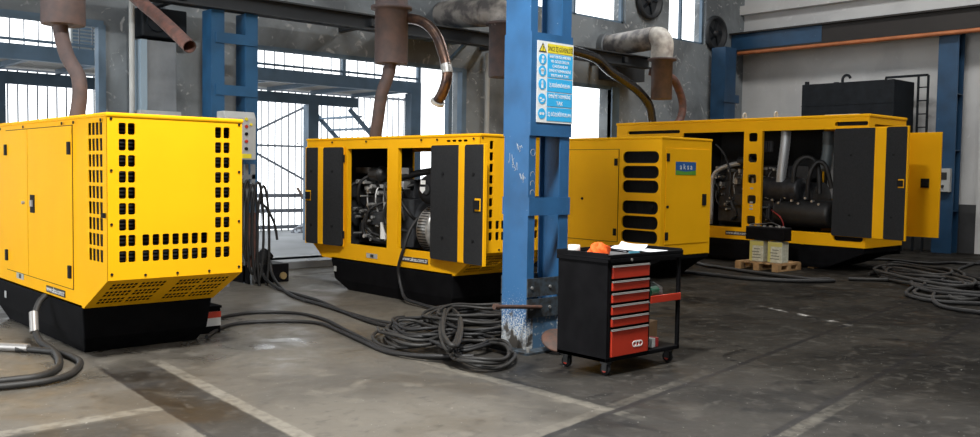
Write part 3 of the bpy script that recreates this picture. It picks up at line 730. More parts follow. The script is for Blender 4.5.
for i, zc_ in enumerate((.558, .455, .338, .209, .078)):
    d = MB().lathe([(.048, 0), (.048, .002)], (.0635, E_, zc_), (0, -1, 0), 28).build('pictogram', SBLUE, sg)
    q = MB(); y0 = E_ - .002
    if i == 0: q.lathe([(.014, 0), (.014, .001)], (.068, y0, zc_ + .018), (0, -1, 0), 16).box(.050, .075, y0 - .001, y0, zc_ - .035, zc_ - .002).box(.07, .085, y0 - .001, y0, zc_ - .012, zc_ - .004)
    elif i == 1: q.lathe([(.02, 0), (.02, .001)], (.0635, y0, zc_ + .006), (0, -1, 0), 16).box(.038, .088, y0 - .001, y0, zc_ + .002, zc_ + .009).box(.05, .077, y0 - .001, y0, zc_ - .03, zc_ - .008)
    elif i == 2: q.box(.052, .076, y0 - .001, y0, zc_ - .034, zc_ + .006).box(.052, .057, y0 - .001, y0, zc_, zc_ + .03).box(.060, .065, y0 - .001, y0, zc_, zc_ + .036).box(.068, .073, y0 - .001, y0, zc_, zc_ + .032)
    elif i == 3: q.box(.034, .058, y0 - .001, y0, zc_ - .004, zc_ + .012).box(.066, .092, y0 - .001, y0, zc_ - .016, zc_).box(.046, .08, y0 - .001, y0, zc_ - .028, zc_ - .018)
    else: q.lathe([(.013, 0), (.013, .001)], (.047, y0, zc_), (0, -1, 0), 14).lathe([(.013, 0), (.013, .001)], (.08, y0, zc_), (0, -1, 0), 14).box(.047, .08, y0 - .001, y0, zc_ + .004, zc_ + .009)
    q.build('symbol', wh, d)

# ------------------------------------------------------------------ tool cabinet
T = thing('tool_cabinet', 'black tool cabinet on castors with red drawers and open side frame', 'tool cabinet', (5.47, 4.65, 0))
W, Dp, z0, z1 = .96, .53, .115, .965
cs = MB().box(0, .022, 0, Dp, z0, z1).box(.022, .54, Dp - .02, Dp, z0, z1).box(.52, .545, 0, Dp, z0, z1).box(0, W, 0, Dp, z0, z0 + .035)
cs.box(.022, .52, .03, .05, z0, z1 - .03).box(.022, .052, 0, .03, z0, z1 - .03)
cs.build('carcass', BLK, T, .006)
tp = MB().box(-.012, W + .012, -.012, Dp + .012, z1 - .065, z1 - .03).box(-.012, W + .012, -.012, .01, z1 - .03, z1 + .0).box(-.012, W + .012, Dp - .01, Dp + .012, z1 - .03, z1 + .012).box(-.012, .01, .0, Dp, z1 - .03, z1 + .012).box(W - .01, W + .012, 0, Dp, z1 - .03, z1 + .012)
tp.build('top_tray', BLK, T, .005)
MB().box(.012, W - .012, .012, Dp - .012, z1 - .03, z1 - .022).build('top_mat', mat('worn_grey_mat', (.12, .12, .125), .5, nscale=9, namt=.3), T)
b = MB()
for y in (.0, Dp - .03): b.box(W - .03, W, y, y + .03, z0, z1 - .06)
b.build_each('frame_post', BLK, T, .004)
zs = [.865, .765, .668, .572, .476, .38, .15]
zz = [(.775, .885), (.679, .762), (.583, .666), (.487, .570), (.391, .474), (.152, .378)]
for i, (a, c) in enumerate(zz):
    d = MB().box(.055, .515, -.012, .03, a, c - .022).build('drawer', RED, T, .004)
    MB().box(.055, .515, -.016, .0, c - .02, c - .006).box(.055, .515, -.02, -.012, c - .02, c - .016).build('handle', GREYD, d, .002)
    MB().box(.06, .51, .03, Dp - .05, a, c - .02).build('drawer_box', BLKM, d)
    if i == 5:
        lg = MB().plate((0, -.012, 0), (1, 0, 0), (0, 0, 1), rrect(.31, .44, .205, .255, .024), [rrect(.318, .355, .214, .246, .015), rrect(.36, .392, .214, .246, .015), rrect(.397, .432, .214, .246, .015)], .003).build('maker_mark', WHITE, d)
MB().cyl((.28, -.012, z1 - .048), (.28, -.018, z1 - .048), .012, n=12).build('lock', GREYD, T)
b = MB().box(.545, W - .03, .0, Dp, .555, .57).box(.545, W - .01, -.012, .0, .54, .60)
b.build('side_shelf', RED, T, .003)
MB().cyl((.0, -.03, z1 - .03), (.0, Dp * .9, z1 - .03), .014, n=10).build('push_bar', BLK, T)
for x, y in ((.06, .05), (.06, Dp - .06), (W - .08, .06), (W - .08, Dp - .06)):
    cst = MB().box(x - .03, x + .03, y - .035, y + .035, z0 - .02, z0).box(x - .028, x - .022, y - .03, y + .02, .04, z0 - .02).box(x + .022, x + .028, y - .03, y + .02, .04, z0 - .02).build('caster', DKENG, T)
    MB().lathe([(.02, -.018), (.043, -.016), (.048, -.008), (.048, .008), (.043, .016), (.02, .018)], (x, y, .048), (1, 0, 0), 24).build('wheel', BLKM, cst)
    MB().cyl((x - .02, y, .048), (x + .02, y, .048), .024, n=14).build('hub', RED, cst)
def on_top(x, y, z=0): return (5.47 + x, 4.65 + y, z1 - .022 + z)
# things on it
rng = random.Random(5)
def crumple(o, rx, ry, rz, seed, amp=.28):
    r_ = random.Random(seed); b = MB(); rings = []
    ph = [(r_.uniform(0, 6.28), r_.randint(2, 6), r_.uniform(.3, 1)) for _ in range(5)]
    n, m = 40, 14
    for j in range(m + 1):
        t = PI / 2 * j / m; ring = []
        for i in range(n):
            a = 2 * PI * i / n
            k = 1 + amp * sum(w_ * math.sin(q * a + p + 3 * t * (1 + q % 2)) for p, q, w_ in ph) / 3
            ring.append((rx * math.cos(a) * math.cos(t * .98) * k, ry * math.sin(a) * math.cos(t * .98) * k, rz * (math.sin(t) ** .6) * (1 + amp * .8 * math.sin(3 * a + ph[0][0] + 4 * t))))
        rings.append(ring)
    return b.loft(rings, True, True)
g = crumple(0, .09, .06, .085, 3).build('work_gloves', ORANGE, None, 0, on_top(.16, .23)); g.rotation_euler = (0, 0, -.4)
tag(g, 'crumpled bright orange work gloves on top of the tool cabinet', 'gloves')
tpz = MB()
tpz.lathe([(.032, 0), (.05, 0), (.05, .075), (.032, .075), (.032, 0)], (0, 0, 0), (0, 0, 1), 28)
tag(tpz.build('tape_roll', TAPE, None, 0, on_top(.045, .40)), 'white roll of tape at the corner of the tool cabinet top', 'tape')
def sheet(name, x, y, z, w_, h_, rz, seed, label, curl=.02):
    r_ = random.Random(seed); n = 12; top = []; b = MB()
    for s_ in (0, 1):
        for j in range(n + 1):
            for i in range(n + 1):
                u_, v_ = i / n - .5, j / n - .5
                top.append((u_ * w_, v_ * h_, .003 + curl * (max(0, u_) * 2) ** 2 + curl * .7 * (max(0, v_) * 2) ** 2 + .3 * curl * math.sin(5 * u_ + seed) ** 2 + s_ * .0015))
    q = []
    N = (n + 1) ** 2
    for j in range(n):
        for i in range(n):
            a = j * (n + 1) + i; q.append((a, a + n + 1, a + n + 2, a + 1)); q.append((N + a, N + a + 1, N + a + n + 2, N + a + n + 1))
    b.add(top, q, True)
    o = b.build(name, PAPER, None, 0, on_top(x, y, z)); o.rotation_euler = (0, 0, rz)
    return tag(o, label, 'paper', 'papers on the tool cabinet')
sheet('paper_sheet', .76, .20, .001, .30, .21, .10, 1, 'lower flat sheet of paper on the cabinet, sticking out under the curled sheets', .004)
sheet('paper_sheet', .70, .36, .008, .30, .24, .35, 2, 'upper curled sheet of printed paper lying on the cabinet', .028)
sheet('paper_sheet', .62, .31, .004, .21, .2, -.2, 4, 'folded sheet of paper tucked beneath the curled sheet', .015)
pn = thing('box_cutter', 'dark blue hand tool lying before the papers on the cabinet', 'hand tool', on_top(.50, .12), rz=-.35)
MB().box(-.07, .07, -.013, .013, 0, .02).build('grip', BLUEP, pn, .005); MB().box(-.11, -.07, -.008, .008, .004, .010).build('tip', STEEL, pn)
sx, sy = 5.47, 4.65
def sitem(name, m, x, y, z, w_, d_, h_, label, cat, rz=0, bev=.004):
    o = MB().box(-w_ / 2, w_ / 2, -d_ / 2, d_ / 2, 0, h_).build(name, m, None, bev, (sx + x, sy + y, z)); o.rotation_euler = (0, 0, rz); return tag(o, label, cat)
gr = thing('spray_gun', 'green hand tool lying on the red side shelf of the cabinet', 'hand tool', (sx + .72, sy + .12, .57), rz=.3)
MB().cyl((-.10, 0, .045), (.08, 0, .045), .04).build('body', GREENP, gr); MB().bar((-.02, 0, .03), (.13, .07, .025), .04, .045).build('handle', GREENP, gr, .008); MB().cyl((-.10, 0, .045), (-.15, 0, .045), .022).build('nozzle', GREYD, gr)
bo = MB().lathe([(.03, 0), (.032, .01), (.032, .09), (.012, .11), (.012, .13)], (0, 0, 0), (0, 0, 1), 18).build('small_bottle', mat('bottle_blue', (.06, .08, .20), .4), None, 0, (sx + .59, sy + .10, .57)); tag(bo, 'small dark blue bottle standing on the red side shelf beside drawers', 'bottle')
rg = crumple(0, .10, .10, .09, 9).build('rag', mat('grey_rag', (.25, .27, .26), .9), None, 0, (sx + .84, sy + .22, .57)); tag(rg, 'pale grey rag heaped at the far end of the side shelf', 'rag')
zl = z0 + .035
bx = thing('carton', 'small red and white carton at bottom of the cabinet frame', 'carton', (sx + .70, sy + .10, zl), rz=.15)
MB().box(-.055, .0, -.04, .04, 0, .075).build('white_half', WHITE, bx, .002); MB().box(0, .055, -.04, .04, 0, .075).build('red_half', mat('carton_red', (.5, .03, .03), .5), bx, .002)
sitem('carton', CARD, .80, .26, zl, .20, .16, .19, 'brown cardboard carton at bottom of the cabinet frame', 'carton', .2)
sitem('carton', CARD, .62, .30, zl, .10, .10, .13, 'narrow brown carton behind the red and white carton', 'carton', -.1)
tc_ = thing('tool_case', 'black case standing behind the cartons in the cabinet frame', 'case', (sx + .64, sy + .42, zl))
MB().box(-.06, .10, -.06, .06, 0, .30).build('shell', BLKM, tc_, .008); MB().box(-.03, .05, -.01, .01, .30, .325).build('handle', BLKM, tc_)

# ------------------------------------------------------------------ cables
def cable(name, pts, r, label, m=RUB, group='cables on the floor', n=8):
    P = [(p[0], p[1], (p[2] if len(p) > 2 else r + .003)) for p in pts]
    return tag(MB().tube(P, r, n, 5).build(name, m), label, 'cable', group)
cable('power_cable', [(4.06,8.70),(4.27,8.94),(4.51,9.09),(4.84,9.11),(5.14,8.80),(5.16,8.27),(4.99,7.63),(4.82,6.98),(4.70,6.50),(4.80,6.05),(5.1,5.8)], .019, 'cable arching from the red-fronted battery into the coiled heap, outer of the pair')
cable('power_cable', [(3.75,8.05),(4.06,8.41),(4.34,8.57),(4.71,8.45),(4.98,8.12),(4.90,7.56),(4.77,6.98),(4.66,6.44),(4.74,5.98,.05),(5.0,5.7,.06)], .019, 'cable from under the closed generator into the coiled heap, inner of the pair')
cable('power_cable', [(6.30,11.66,.36),(6.28,11.48,.30),(6.26,11.38,.14),(6.2,11.1,.03),(5.80,10.02),(5.68,9.10),(5.57,8.30),(5.54,7.74),(5.75,7.42),(6.15,7.61),(6.50,8.02),(6.58,8.45,.04),(6.62,8.78,.06),(6.68,8.95,.16),(6.70,9.03,.30),(6.69,9.03,.42),(6.69,8.98,.55),(6.71,8.94,.68),(6.80,8.93,.90),(7.0,8.95,1.1)], .021, 'long cable running from the black junction box to the open generator')
cable('power_cable', [(6.12,11.60,.30),(6.12,11.46,.26),(6.14,11.36,.10),(6.00,10.70),(5.85,9.54),(5.59,8.52),(5.44,7.74),(5.50,7.36),(5.71,7.01,.06),(6.0,6.85,.07),(6.3,6.7,.05)], .021, 'long cable from the black junction box ending in the coiled heap')
def coil(cx, cy, rx, ry, turns, seed, rot=0, r=.026, z=.03, lift=.02, label='', m=RUB, group='cables in the coiled heap', tail=None, wob=.16):
    q = random.Random(seed); pts = []; N = int(turns * 14)
    ph = [q.uniform(0, 6.28) for _ in range(6)]
    for i in range(N + 1):
        a = 2 * PI * i / 14; k = 1 + wob * math.sin(a * .37 + ph[0]) + wob * .6 * math.sin(a * 2.13 + ph[1])
        x = rx * k * math.cos(a + ph[3]) + .06 * math.sin(a * .21 + ph[2]); y = ry * k * math.sin(a + ph[3]) + .06 * math.cos(a * .29 + ph[4])
        pts.append((cx + x * math.cos(rot) - y * math.sin(rot), cy + x * math.sin(rot) + y * math.cos(rot), z + lift * (i / 14) + .015 * (1 + math.sin(a * 3.1 + ph[5]))))
    if tail: pts += tail
    return tag(MB().tube(pts, r, 8, 3).build('coiled_cable', m), label, 'cable', group)
def heap(c, a, b_, turns, seed, label, z=.02, m=RUBD, r=.016, wob=.16, tail=None):
    q = random.Random(seed); ph = [q.uniform(0, 6.28) for _ in range(6)]; pts = []
    for i in range(int(turns * 14) + 1):
        t = 2 * PI * i / 14; k = 1 + wob * math.sin(t * .37 + ph[0]) + wob * .6 * math.sin(t * 2.13 + ph[1])
        u_, v_ = k * math.cos(t + ph[3]) + .12 * math.sin(t * .21 + ph[2]), k * math.sin(t + ph[3]) + .12 * math.cos(t * .29 + ph[4])
        pts.append((c[0] + a[0] * u_ + b_[0] * v_, c[1] + a[1] * u_ + b_[1] * v_, z + .018 * (i / 14) + .014 * (1 + math.sin(t * 3.1 + ph[5]))))
    return tag(MB().tube(pts + (tail or []), r, 8, 3).build('coiled_cable', m), label, 'cable', 'cables in the coiled heap')
heap((5.24, 6.78), (.24, -.185), (-.31, -.41), 5.3, 1, 'flat wide coil at the end of the heap facing the closed generator')
heap((5.36, 6.88), (.213, -.163), (-.298, -.383), 2.6, 2, 'dusty coil lying over the flat wide coil of the heap', .09, RUB)
heap((5.99, 6.76), (.27, -.206), (-.383, -.434), 6.2, 3, 'stretched coil of the heap reaching behind the blue column', .03, RUB)
heap((6.05, 6.95), (.309, -.235), (-.319, -.367), 5.2, 4, 'topmost coil of the heap beside the blue column', .10)
heap((5.38, 6.44), (.066, -.051), (-.60, -.72), 4.4, 6, 'narrow bundle of strands folded across the middle of the heap', .12, RUBD, .016, .08)
heap((5.145, 5.73), (.188, -.147), (-.295, -.331), 4.4, 8, 'small tight round coil in front of the blue column', .02, RUBD, .016, .07)
heap((5.27, 6.22), (.241, -.187), (-.20, -.24), 2.2, 9, 'loose loop joining the tight round coil to the heap', .05, RUB)
ca = cable('power_cable', [(2.58,8.85,.42),(2.52,8.84,.36),(2.47,8.80,.25),(2.44,8.70,.14),(2.43,8.50,.06),(2.44,8.23),(2.38,7.86),(2.26,7.47),(2.07,7.24),(1.89,7.22),(1.5,7.30),(1.0,7.6)], .03, 'black cable dropping from the closed generator and looping away across the floor', RUBD)
MB().cyl((2.455, 8.79, .28), (2.43, 8.68, .12), .038, n=12).build('silver_connector', GREYD, ca)
cb_ = cable('power_cable', [(2.22,8.45),(2.34,8.32),(2.46,8.05),(2.47,7.62),(2.33,7.29),(2.18,7.11),(1.96,7.04),(1.6,7.12),(1.0,7.4)], .027, 'cable with bare metal plug lying by the closed generator', RUBD)
MB().cyl((2.12, 8.60, .04), (2.30, 8.38, .04), .036, n=12).build('metal_plug', GREYD, cb_)
cable('power_cable', [(13.7,9.6),(13.45,9.1),(13.35,8.75),(13.22,8.32),(13.10,7.76),(13.05,7.36),(13.02,7.0),(13.3,6.85)], .03, 'black cable lying right in front of the wooden pallet')
cable('power_cable', [(12.1,9.0),(12.25,8.69),(12.29,8.15),(12.32,7.63),(12.60,7.08),(12.93,6.80),(13.15,6.7)], .03, 'black cable a little nearer than the pallet, on open floor')
FG = 'cables by the pale wall'
cable('power_cable', [(19.5,5.6),(18.27,6.30),(18.0,6.82),(17.51,6.98),(17.40,7.33),(17.5,7.90),(16.9,8.2)], .027, 'black cable curving behind the far heap toward the blue wall column', RUB, FG)
cable('power_cable', [(11.3,3.7),(11.50,4.05),(11.60,4.45),(12.04,4.78),(12.87,5.12),(14.24,5.51),(15.40,5.81),(16.85,6.28),(18.62,6.58)], .027, 'long black cable sweeping round the open-floor side of the far heap', RUB, FG)
cable('power_cable', [(12.49,4.14),(12.16,4.58),(12.13,4.94),(12.46,5.30),(12.89,5.49),(13.38,5.60),(13.98,5.62),(15.02,5.78),(15.82,5.86),(15.20,5.29)], .027, 'black cable looping inside the sweeping cable of the far heap', RUB, FG)
cable('power_cable', [(13.0,4.3),(12.73,4.73),(12.45,4.98),(12.61,5.25),(13.04,5.44),(13.59,5.48),(14.24,5.42),(14.8,5.2)], .027, 'third nested black loop of the far heap', RUBD, FG)
cable('power_cable', [(14.75,4.6),(14.35,4.99),(13.78,5.1),(13.26,5.02),(12.61,4.80),(12.57,4.57),(13.24,4.50),(14.0,4.4)], .027, 'thin grey loop lying over the nested loops of the far heap', RUBD, FG)
cable('power_cable', [(13.6,6.7),(14.12,6.16),(14.53,6.0),(15.23,6.15),(15.5,6.51),(15.24,6.72),(14.6,6.85)], .027, 'closed grey loop just past the end of the large generator', RUBD, FG)
coil(14.5, 5.95, .5, 1.3, 3.3, 21, -.75, r=.026, label='wide tangled coil of dusty cable in the middle of the far heap', m=RUBD, group=FG)
coil(15.6, 6.5, .45, 1.0, 3.0, 22, -.9, r=.026, label='tangled coil at the back of the far heap below the pale wall', m=RUBD, group=FG)
coil(13.5, 5.05, .5, .8, 2.4, 23, -.6, r=.026, label='round coil at the open-floor end of the far heap', m=RUB, group=FG)

# battery behind the closed set
bt = thing('battery', 'black battery with red and white label on the floor behind closed generator', 'battery', (3.80, 8.46, 0))
MB().box(-.12, .22, -.14, .20, .0, .24).build('case', BLK, bt, .008); MB().box(-.13, .23, -.15, .21, .24, .265).build('lid', BLK, bt, .006)
lb = MB().box(-.124, -.12, -.10, .17, .07, .21).build('label_sheet', WHITE, bt); MB().box(-.128, -.124, -.10, .17, .15, .21).build('label_red_band', mat('label_red', (.6, .05, .02), .5), lb)
MB().box(-.08, .22, -.144, -.14, .07, .21).build('front_label', WHITE, bt); MB().box(-.08, .22, -.148, -.144, .15, .21).build('front_red_band', bpy.data.materials['label_red'], bt)

# ------------------------------------------------------------------ pallet with tins and battery
P = thing('wooden_pallet', 'small wooden pallet carrying two tins, before the largest generator', 'pallet', (13.78, 8.02, 0))
b = MB()
for k in range(6): b.box(.0, .76, .01 + k * .14, .11 + k * .14, .115, .135)
for y in (0, .355, .71): b.box(0, .76, y, y + .11, .095, .115)
b.build_each('deck_board', WOOD, P)
for y in (0, .355, .71):
    MB().box(0, .12, y, y + .11, .02, .095).box(.32, .44, y, y + .11, .02, .095).box(.64, .76, y, y + .11, .02, .095).build_each('block', WOOD, P)
MB().box(0, .76, 0, .11, 0, .02).box(0, .76, .355, .465, 0, .02).box(0, .76, .71, .82, 0, .02).build_each('runner', WOOD, P)
def tin(y, label):
    t = thing('tin_can', label, 'tin', (13.95, y, .135), 'square tins on the pallet')
    MB().box(0, .22, 0, .27, 0, .36).build('body', TIN, t, .012)
    MB().box(-.003, 0, .21, .265, .01, .35).box(-.003, 0, .0, .21, .275, .35).build('yellow_band', TINY, t)
    b = MB()
    for k, (a, c) in enumerate(((.05, .22), (.05, .2), (.08, .22), (.06, .18))): b.box(-.004, -.0, a, c, .06 + k * .05, .075 + k * .05)
    b.build('print_line', mat('tin_print', (.16, .16, .13), .5), t)
    MB().cyl((.11, .13, .36), (.11, .13, .375), .05).build('cap', WHITE, t)
    return t
tin(8.40, 'square pale tin on the pallet, nearer the engine post'); tin(8.05, 'square pale tin on the pallet, nearer the foam-lined door')
bt = thing('starter_battery', 'large black battery standing across both tins', 'battery', (13.92, 8.0, .510))
MB().box(-.01, .24, 0, .73, 0, .20).build('case', BLK, bt, .01)
MB().box(-.01, .24, 0, .73, .20, .225).build('lid', BLKM, bt, .006)
b = MB()
for k in range(6): b.cyl((.14, .1 + k * .12, .225), (.14, .1 + k * .12, .245), .03, n=12)
b.build_each('filler_cap', GREYD, bt)
MB().cyl((.05, .12, .225), (.05, .12, .26), .02, n=10).cyl((.05, .68, .225), (.05, .68, .26), .02, n=10).build_each('terminal', ALU, bt)
MB().tube([(.05, .12, .25), (.1, .3, .30), (.16, .45, .27), (.06, .66, .26)], .012, 6).build('lead', RUBD, bt)

# ------------------------------------------------------------------ flues, ducts, pipes overhead
fl = thing('exhaust_flue', 'wide rust-brown flue hood and drop pipe above the closed generator', 'flue', (3.2, 10.3, 2.03))
MB().lathe([(.215, 1.06), (.22, 1.08), (.22, 3.2), (.2, 3.2)], (0, 0, 0), (0, 0, 1), 28).build('hood', RUST, fl)
MB().tube([(-.02, .05, 1.3), (-.02, .02, 1.0), (.0, -.12, .72), (.06, -.28, .5), (.06, -.30, .25), (.02, -.28, 0)], .075, 16).build('drop_pipe', RUST, fl)
fl = thing('exhaust_flue', 'rust-brown flue hood and drop pipe above the generator with open doors', 'flue', (7.4, 10.2, 2.03))
MB().lathe([(.22, 1.02), (.225, 1.04), (.225, 1.75), (.28, 1.75), (.28, 1.79), (.22, 1.79), (.22, 3.0)], (0, 0, 0), (0, 0, 1), 28).build('hood', RUST, fl)
MB().tube([(.0, .0, 1.2), (-.02, .02, .9), (-.08, .1, .62), (-.10, .15, .3), (-.1, .22, 0)], .085, 16).build('drop_pipe', RUST, fl)
tag(MB().tube([(4.1, 11.5, 3.95), (4.25, 10.95, 3.58), (4.32, 10.4, 3.28), (4.35, 9.75, 2.93)], .075, 18, 4, cap=False).tube([(4.1, 11.5, 3.95), (4.25, 10.95, 3.58), (4.32, 10.4, 3.28), (4.35, 9.75, 2.93)], .068, 18, 4, cap=False).build('hanging_pipe', RUSTR), 'reddish brown pipe hanging open-ended before the grey duct', 'pipe')
cp = thing('bent_pipe', 'bent bronze exhaust pipe with pale flange curving beside the flue', 'pipe', (7.6, 9.6, 2.5))
MB().tube([(0, .75, 1.18), (0, .45, 1.17), (0, .12, 1.07), (0, -.13, .88), (0, -.29, .6), (0, -.36, .36), (0, -.29, .16), (0, -.18, .03)], .07, 16, 4).build('bend', BRONZE, cp)
MB().cyl((0, -.175, .025), (0, -.15, -.01), .095).build('flange', LGREY, cp); MB().tube([(0, -.33, .49), (0, -.352, .42), (0, -.36, .38)], .074, 16, 3).build('clamp', ALU, cp)
dz = thing('exhaust_duct', 'large horizontal insulated duct passing behind the blue column near the girder', 'duct', (10.9, 12.6, 4.42))
MB().cyl((0, .8, .10), (0, -.45, -.0), .25).build('pipe_run', DUCT, dz); MB().tube([(0, -.4, -.0), (0, -.7, -.03), (0, -.82, -.12), (0, -.85, -.3)], .24, 20, 4).build('elbow', DUCT, dz)
MB().lathe([(.23, 0), (.24, .02), (.24, .9), (.30, .9), (.30, .94), (.22, .94)], (0, -.85, -1.17), (0, 0, 1), 28).build('hood', RUST, dz)
dz = thing('exhaust_duct', 'pale insulated duct elbow over the rusty hood, in front of the upper windows', 'duct', (15.5, 11.9, 4.2))
MB().cyl((0, 1.5, .20), (0, .1, .26), .24).build('pipe_run', DUCT, dz); MB().cyl((0, 1.9, .19), (0, 1.35, .21), .29).build('sleeve', DUCTG, dz)
MB().tube([(0, .15, .26), (0, .0, .24), (0, -.08, .1), (0, -.06, -.2)], .23, 20, 4).build('elbow', mat('white_lagging', (.62, .60, .55), .6, nscale=5, col2=(.3, .27, .25)), dz)
MB().lathe([(.21, 0), (.22, .01), (.22, .80), (.30, .80), (.30, .84), (.2, .84)], (0, -.08, -1.03), (0, 0, 1), 28).build('hood', RUST, dz)
tag(MB().tube([(12.4, 12.1, 3.98), (13.05, 12.1, 3.96), (13.72, 12.1, 3.88), (14.18, 12.1, 3.66), (14.98, 12.1, 3.38), (15.42, 12.1, 3.1), (15.55, 12.1, 2.8), (15.56, 12.1, 2.64)], .095, 14, 5).build('flexible_exhaust_pipe', mat('dark_chrome', (.02, .02, .022), .2, 0, nscale=4, namt=.4)), 'shiny dark flexible pipe curving down into largest generator roof', 'pipe')
tag(MB().tube([(15.7, 12.3, 3.8), (16.06, 12.0, 3.68), (16.36, 12.0, 3.42), (16.5, 12.0, 3.1), (16.42, 12.0, 2.8), (16.2, 12.0, 2.64)], .085, 14, 5).build('flexible_exhaust_pipe', RUSTR), 'brown flexible pipe dropping beside the rusty hood of the pale duct', 'pipe')
# support bracket and dark ductwork by the girder
sb = thing('duct_bracket', 'blue-grey steel bracket carrying the insulated duct under the girder', 'bracket', (9.5, 12.75, 3.86))
MB().box(0, 1.6, -.09, .6, .12, .24).build('shelf_plate', MEZ, sb); b = MB()
for x in (.1, 1.45): b.bar((x, -.02, .12), (x, .55, -.22), .06, .06)
b.build_each('brace', MEZ, sb)
tag(MB().cyl((13.4, 12.9, 4.10), (15.3, 12.9, 4.10), .10).build('header_pipe', BEAMD), 'dark header pipe running under the girder behind the pale duct', 'pipe')
tag(MB().box(15.3, 16.3, 12.9, 13.38, 3.66, 4.06).build('fan_box', BEAMD), 'dark box on the wall behind the pale duct', 'box')
for (x, z, lb_) in ((16.95, 5.6, 'dark round fan between the two upper windows'), (19.62, 5.15, 'dark round fan beside the corner past the upper windows')):
    f_ = thing('wall_fan', lb_, 'fan', (x, 13.38, z), 'wall fans')
    MB().lathe([(.30, 0), (.42, 0), (.44, .05), (.42, .12), (.36, .12), (.34, .02), (.30, .02)], (0, 0, 0), (0, -1, 0), 32).build('shroud', BEAMD, f_)
    for k in range(5):
        a = 2 * PI * k / 5; c, s_ = math.cos(a), math.sin(a)
        MB().obox((.05 * c, -.05, .05 * s_), Vector((c, 0, s_)) * .27, Vector((-s_ * .14, .05, c * .14)), Vector((0, .008, 0))).build('blade', TANK, f_)
    MB().lathe([(.02, .1), (.07, .09), (.08, .02), (.08, 0)], (0, 0, 0), (0, -1, 0), 20).build('hub', BEAMD, f_)

# grey duct and black recess left of the wall column
gd = thing('ventilation_duct', 'tall grey sheet-metal duct standing on a ledge between doorway and blue wall column', 'duct', (5.10, 13.0, 2.39))
MB().box(0, .50, 0, .38, .02, 1.02).build('casing', DUCTG, gd, .01); MB().box(-.05, .54, -.06, .38, -.04, .02).build('ledge', LGREY, gd)
MB().box(-.03, .06, -.02, .38, .02, 1.02).build('side_flange', mat('duct_edge', (.25, .33, .40), .5), gd)
bb = thing('recess_infill', 'black motor housing for the shaded recess above the grey duct', 'gap', (5.10, 13.0, 3.46))  # black stand-in for the dark recess above the duct, no machine there
MB().box(0, .66, 0, .38, 0, .42).build('infill', TANK, bb, .02); MB().cyl((.2, 0, .22), (.2, -.05, .22), .14).build('infill_disc', TANK, bb)
tag(MB().cyl((4.99, 13.1, .0), (4.99, 13.1, 4.0), .04).build('wall_pipe', LGREY), 'pale vertical pipe on the pier beside the grey duct', 'pipe')
tag(MB().cyl((11.95, 13.3, .11), (11.95, 13.3, 3.9), .05).build('wall_pipe', LGREY), 'pale vertical pipe beside the blue column, on the concrete wall', 'pipe')

# laced wall column
wc = thing('wall_column', 'deep blue laced steel column at the wall beside the grey control panel', 'column', (5.90, 12.5, 0), kind='thing')
for x in (0, .53):
    MB().prism([(x, 0), (x + .2, 0), (x + .2, .3), (x + .18, .3), (x + .18, .02), (x + .02, .02), (x + .02, .3), (x, .3)], 'z', 0, 3.88).build('leg', BLUEW, wc)
for z in (3.41, 2.66, 1.84, 1.0, .2): MB().box(.06, .72, -.02, 0, z, z + .15).build_each('batten_plate', BLUEW, wc)
# control panel on its stand, hung with cable
cp = thing('control_panel', 'light grey control panel with coloured buttons on a stand by the wall column', 'control panel', (5.60, 11.45, -.0))
b = MB().prism([(0, 1.72), (.26, 1.72), (.26, 2.37), (.05, 2.37), (0, 2.28)], 'x', 0, .45)
cb_ = b.build('cabinet', LGREY, cp, .01)
for k, (z, c) in enumerate(((2.30, SYEL), (2.20, RED), (2.10, BLKM), (2.0, RED), (1.9, BLKM))):
    m_ = MB().cyl((.30, 0, z - .03), (.30, -.02, z - .03), .022, n=12).build('button', c, cb_)
MB().box(.24, .38, -.004, 0, 1.74, 1.80).build('warning_label', SYEL, cb_)
MB().cyl((.37, 0, 2.2), (.37, -.02, 2.2), .018, n=12).build('indicator', SYEL, cb_)
b = MB()
for x, y in ((.02, .02), (.40, .02), (.40, .22), (.02, .22)): b.box(x, x + .05, y, y + .05, 0, 1.66)
b.box(.02, .45, .02, .06, 1.46, 1.52).box(.02, .45, .02, .06, .7, .75).build('stand', DUCTG, cp)
MB().box(.33, .44, -.02, .02, .25, 1.0).build('rusty_plate', RUSTR, cp)
for i in range(6):
    x = 5.72 + .07 * i; w_ = .10 + .02 * (i % 3); z_ = 1.48 - .04 * (i % 2)
    pts = [(x + .06 * math.cos(a) * (1 + i * .1), 11.38 - .02 * i, z_ - .42 - .08 * i + (.40 + .07 * i) * math.sin(a)) for a in [2 * PI * k / 12 for k in range(12)]]
    tag(MB().tube(pts, .018, 7, 3, True).build('hung_cable', RUB), 'loop of black cable hung under the grey control panel', 'cable', 'cables hung on the control panel stand')
tag(MB().tube([(6.08, 11.40, 1.15), (6.18, 11.38, 1.05), (6.28, 11.36, .85), (6.32, 11.35, .62)], .018, 8, 4).build('loose_cable', RUB), 'single black cable end swinging out from the control panel stand', 'cable')
jb = thing('junction_box', 'low black box on the floor by the control panel stand', 'box', (6.0, 11.55, 0))
MB().box(0, .62, 0, .5, 0, .26).build('case', BLK, jb, .01); MB().cyl((.52, 0, .09), (.52, -.03, .09), .05).build('brass_socket', mat('brass', (.45, .33, .16), .4, .6), jb)
MB().cyl((.18, .1, .26), (.34, .1, .42), .10).build('plug', BLKM, jb)

